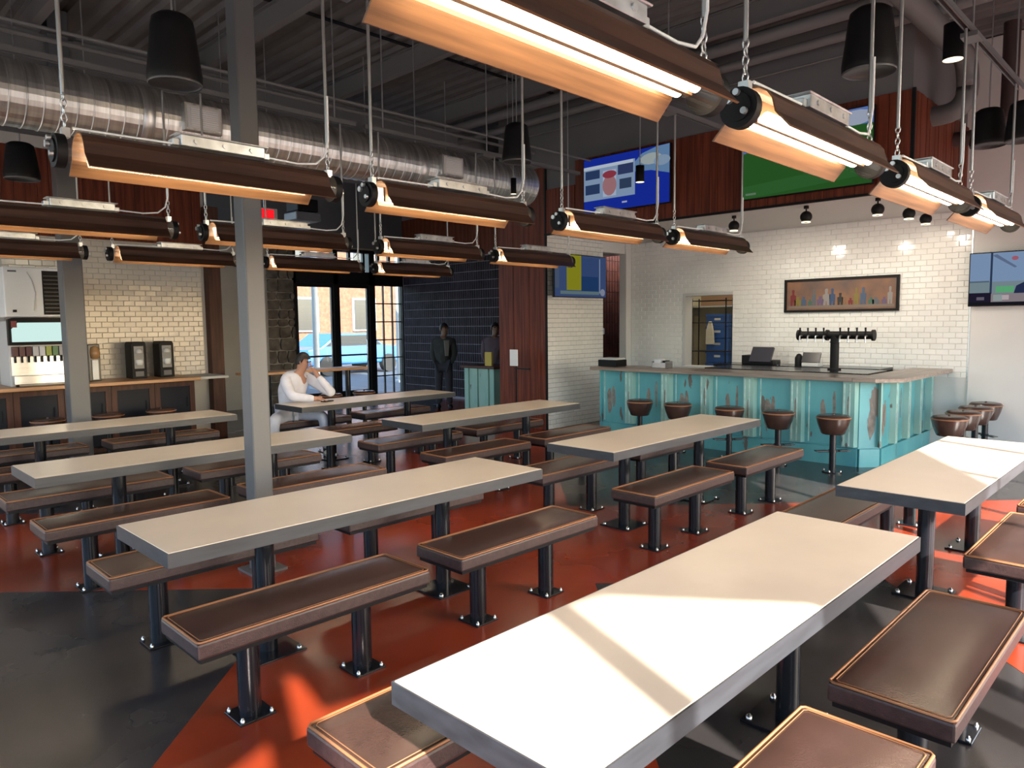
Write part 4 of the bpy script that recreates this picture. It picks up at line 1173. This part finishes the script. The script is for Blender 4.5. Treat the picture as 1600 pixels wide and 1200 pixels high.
def head_parts(parent, c, fwd, m, hair=True, r=.095, bun=False):
    c = Vector(c); f = Vector(fwd).normalized(); up = Vector((0, 0, 1)); s = f.cross(up).normalized(); up = s.cross(f)
    P = lambda a, b, z: c + f * a + s * b + up * z
    mb = MB()
    mb.tube([P(.088, 0, .03), P(.112, 0, -.012), P(.095, 0, -.024)], .011, 6)
    mb.build('nose', m, parent)
    e = MB()
    for b in (-.034, .034): e.sphere(P(.082, b, .028), .012, 8, 6)
    e.build('eyes', M_hair, parent)
    MB().tube([P(.082, -.025, -.052), P(.090, 0, -.054), P(.082, .025, -.052)], .006, 5).build('mouth', mat('lips', (.30, .11, .09), .5), parent)
    er = MB()
    for b in (-1, 1): er.sphere(P(.0, b * .083, .005), .026, 8, 6, sc=(.5, .5, 1))
    er.build('ears', m, parent)
    if hair:
        h = MB()
        n, k = 18, 8
        vs = []; fs = []
        for j in range(k + 1):
            ph = PI / 2 - (PI * .62) * j / k
            for i in range(n):
                th = 2 * PI * i / n
                x, y, zz = math.cos(th) * math.cos(ph), math.sin(th) * math.cos(ph), math.sin(ph)
                lim = -.085 if x < .15 else (-.03 if x < .45 else .05)
                z = max(zz * .125, lim)
                q = 1.0 if z > lim + 1e-4 else .985
                vs.append(P(x * .104 * q - .010, y * .093 * q, z + .016))
        for j in range(k):
            for i in range(n):
                fs.append((j * n + i, j * n + (i + 1) % n, (j + 1) * n + (i + 1) % n, (j + 1) * n + i))
        h.add(vs, fs, smooth=True)
        h.build('hair', M_hair, parent)
def person(label, J, face, skin_m, top_m, leg_m, hands, top_r=1.0):
    """J: joint -> (position)"""
    nd = lambda k, r: (J[k], r)
    nodes = {'pel': nd('pel', .115), 'waist': nd('waist', .11), 'chest': nd('chest', .125), 'neck': nd('neck', .052), 'jaw': nd('jaw', (.062, .072)), 'skull': nd('skull', (.082, .092)), 'crown': nd('crown', .06)}
    edges = [('pel', 'waist'), ('waist', 'chest'), ('chest', 'neck'), ('neck', 'jaw'), ('jaw', 'skull'), ('skull', 'crown')]
    for s in 'rl':
        nodes[s + 'sh'] = nd(s + 'sh', .062); nodes[s + 'el'] = nd(s + 'el', .044); nodes[s + 'wr'] = nd(s + 'wr', .030)
        nodes[s + 'hip'] = nd(s + 'hip', .085); nodes[s + 'kn'] = nd(s + 'kn', .060); nodes[s + 'an'] = nd(s + 'an', .042)
        edges += [('chest', s + 'sh'), (s + 'sh', s + 'el'), (s + 'el', s + 'wr'), ('pel', s + 'hip'), (s + 'hip', s + 'kn'), (s + 'kn', s + 'an')]
    body = skin_obj('person', nodes, edges, 'pel', skin_m)
    tag(body, label, 'person')
    tn = {k: (J[k], r * top_r) for k, r in (('pel', .150), ('waist', .150), ('chest', .165), ('neck', .075), ('rsh', .085), ('rel', .066), ('rwr', .046), ('lsh', .085), ('lel', .066), ('lwr', .046))}
    te = [('pel', 'waist'), ('waist', 'chest'), ('chest', 'neck'), ('chest', 'rsh'), ('rsh', 'rel'), ('rel', 'rwr'), ('chest', 'lsh'), ('lsh', 'lel'), ('lel', 'lwr')]
    skin_obj('top', tn, te, 'waist', top_m, body)
    ln = {k: (J[k], r) for k, r in (('pel', .140), ('rhip', .105), ('rkn', .080), ('ran', .062), ('lhip', .105), ('lkn', .080), ('lan', .062))}
    le = [('pel', 'rhip'), ('rhip', 'rkn'), ('rkn', 'ran'), ('pel', 'lhip'), ('lhip', 'lkn'), ('lkn', 'lan')]
    skin_obj('trousers', ln, le, 'pel', leg_m, body)
    for s in 'rl':
        a = Vector(J[s + 'an']); d = Vector(J[s + 'toe']) - a; d.z = 0; d.normalize()
        sh = MB(); sh.sphere((0, 0, 0), 1.0, 12, 8, sc=(.135, .052, .055))
        c = a + d * .06
        o = sh.build('shoe', M_white if leg_m is M_jeans else M_blackm, body, (c.x, c.y, .056), math.atan2(d.y, d.x))
        h = hands.get(s)
        if h: hand_mesh(J[s + 'wr'], h[0], h[1], body, skin_m, h[2])
    head_parts(body, Vector(J['skull']) + Vector((0, 0, -.01)), face, skin_m)
    return body
# seated man, elbow on the table, hand to his face, other hand on a phone
seat = dict(pel=(4.80, 8.92, .59), waist=(4.81, 8.88, .78), chest=(4.83, 8.80, .98), neck=(4.86, 8.74, 1.12), jaw=(4.885, 8.70, 1.20), skull=(4.89, 8.69, 1.275), crown=(4.885, 8.71, 1.345),
            rsh=(4.66, 8.77, 1.05), rel=(4.60, 8.50, .845), rwr=(4.86, 8.36, .805), lsh=(5.01, 8.82, 1.06), lel=(5.20, 8.47, .83), lwr=(5.00, 8.52, 1.09),
            rhip=(4.70, 8.86, .575), rkn=(4.36, 8.52, .56), ran=(4.36, 8.56, .11), rtoe=(4.30, 8.35, 0), lhip=(4.90, 8.84, .575), lkn=(5.00, 8.40, .565), lan=(5.05, 8.42, .11), ltoe=(5.07, 8.2, 0))
man1 = person('seated man in a white hoodie resting his face on one hand', seat, (.55, -.75, -.22), M_skin, M_hoodie, M_jeans,
       {'r': ((.9, -.3, -.05), (0, 0, -1), .5), 'l': ((-.35, .45, .9), (-.4, .75, -.3), .6)})
skin_obj('hood', {'a': ((4.72, 8.82, 1.09), .05), 'b': ((4.80, 8.87, 1.10), .065), 'c': ((4.90, 8.88, 1.10), .065), 'd': ((4.98, 8.83, 1.09), .05)}, [('a', 'b'), ('b', 'c'), ('c', 'd')], 'b', M_hoodie, man1)
o = B1(-.08, .08, -.04, .04, 0, .010).build('mobile_phone', M_blackm, None, (5.00, 8.30, .7612), .3); tag(o, 'dark phone lying under the seated man\'s hand', 'phone')
# standing man in a dark jacket
X, Y = 9.6, 11.4
def J2(x, y, pts): return {k: (x + a, y + b, c) for k, (a, b, c) in pts.items()}
stand = dict(pel=(0, 0, .93), waist=(0, 0, 1.10), chest=(0, -.01, 1.34), neck=(0, -.01, 1.49), jaw=(.02, -.03, 1.57), skull=(.02, -.02, 1.645), crown=(.01, -.01, 1.71),
             rsh=(-.13, .13, 1.40), rel=(-.15, .17, 1.13), rwr=(-.11, .11, .93), lsh=(.13, -.15, 1.40), lel=(.14, -.20, 1.13), lwr=(.07, -.15, .93),
             rhip=(-.06, .07, .90), rkn=(-.06, .09, .50), ran=(-.06, .10, .10), rtoe=(-.2, -.05, 0), lhip=(.06, -.08, .90), lkn=(.05, -.11, .50), lan=(.05, -.12, .10), ltoe=(-.06, -.30, 0))
man2 = person('standing man in a dark jacket, hands in pockets, by the brick wall', J2(X, Y, stand), (-.1, -1, 0), M_skin2, M_jacket, M_trous, {})
MB().prism([(-.035, 0), (.035, 0), (.06, .32), (-.06, .32)], -.012, .012, axis='y').build('shirt_front', M_shirt, man2, (X - .05, Y - .168, 1.10), -.25, bevel=.006)
X, Y = 10.30, 10.62
man3 = person('person in a plum hoodie half hidden behind the mahogany panel', J2(X, Y, stand), (-.5, -.9, 0), M_skin2, M_maroon, M_trous, {})

# ================================================================== OUTSIDE THE ENTRANCE
struct(B1(-8, 40, 14.9, 60, -.14, -.02).build('ground_outside', M_asph))
struct(MB().box(-30, 40, -30, -2.2, -.2, -.12).box(-30, -3.2, -2.2, 14.9, -.2, -.12).build('ground_patio', mat('patio_concrete', (.20, .19, .18), .85, var=.1, vscale=2)))
fac = thing('brick_building', 'orange brick building across the street outside the doors', 'building', (0, 0, 0))
B1(12, 42, 34, 36, 0, 6.9).build('facade', M_obrick, fac)
for i in range(7):
    for k in range(2):
        wv = B1(15 + i * 3.6, 16.5 + i * 3.6, 33.9, 34.0, 1.4 + k * 3.2, 3.2 + k * 3.2).build('window', M_post, fac)
        B1(15.1 + i * 3.6, 16.4 + i * 3.6, 33.86, 33.9, 1.5 + k * 3.2, 3.1 + k * 3.2).build('pane', M_cwin, wv)
for k, (x, y) in enumerate(((9.9, 18.0), (10.55, 18.0), (13.4, 18.0))):
    o = thing('canopy_post', 'white canopy post outside the glass doors, %s' % ('left of the pair', 'right of the pair', 'before the small-paned window')[k], 'post', (x, y, 0), group='white canopy posts')
    MB().cyl((0, 0, .05), (0, 0, 4.4), .085, 16).build('shaft', M_post, o)
    B1(-.16, .16, -.16, .16, -.02, .05).build('foot', M_post, o)
car = thing('parked_car', 'blue car parked outside the glass doors', 'car', (14.6, 23.0, 0), .1)
MB().prism([(-2.2, .35), (2.2, .35), (2.2, .8), (1.9, .95), (1.2, 1.0), (.6, 1.45), (-.9, 1.45), (-1.6, 1.0), (-2.15, .92)], -.85, .85, axis='y').build('body', M_blue, car, bevel=.06)
MB().prism([(1.05, 1.02), (.55, 1.38), (-.85, 1.38), (-1.4, 1.02)], -.87, .87, axis='y').build('windows', M_cwin, car)
for x in (-1.4, 1.4):
    for y in (-.82, .82): MB().cyl((x, y - .1, .33), (x, y + .1, .33), .33, 20).build('wheel', M_rub, car)
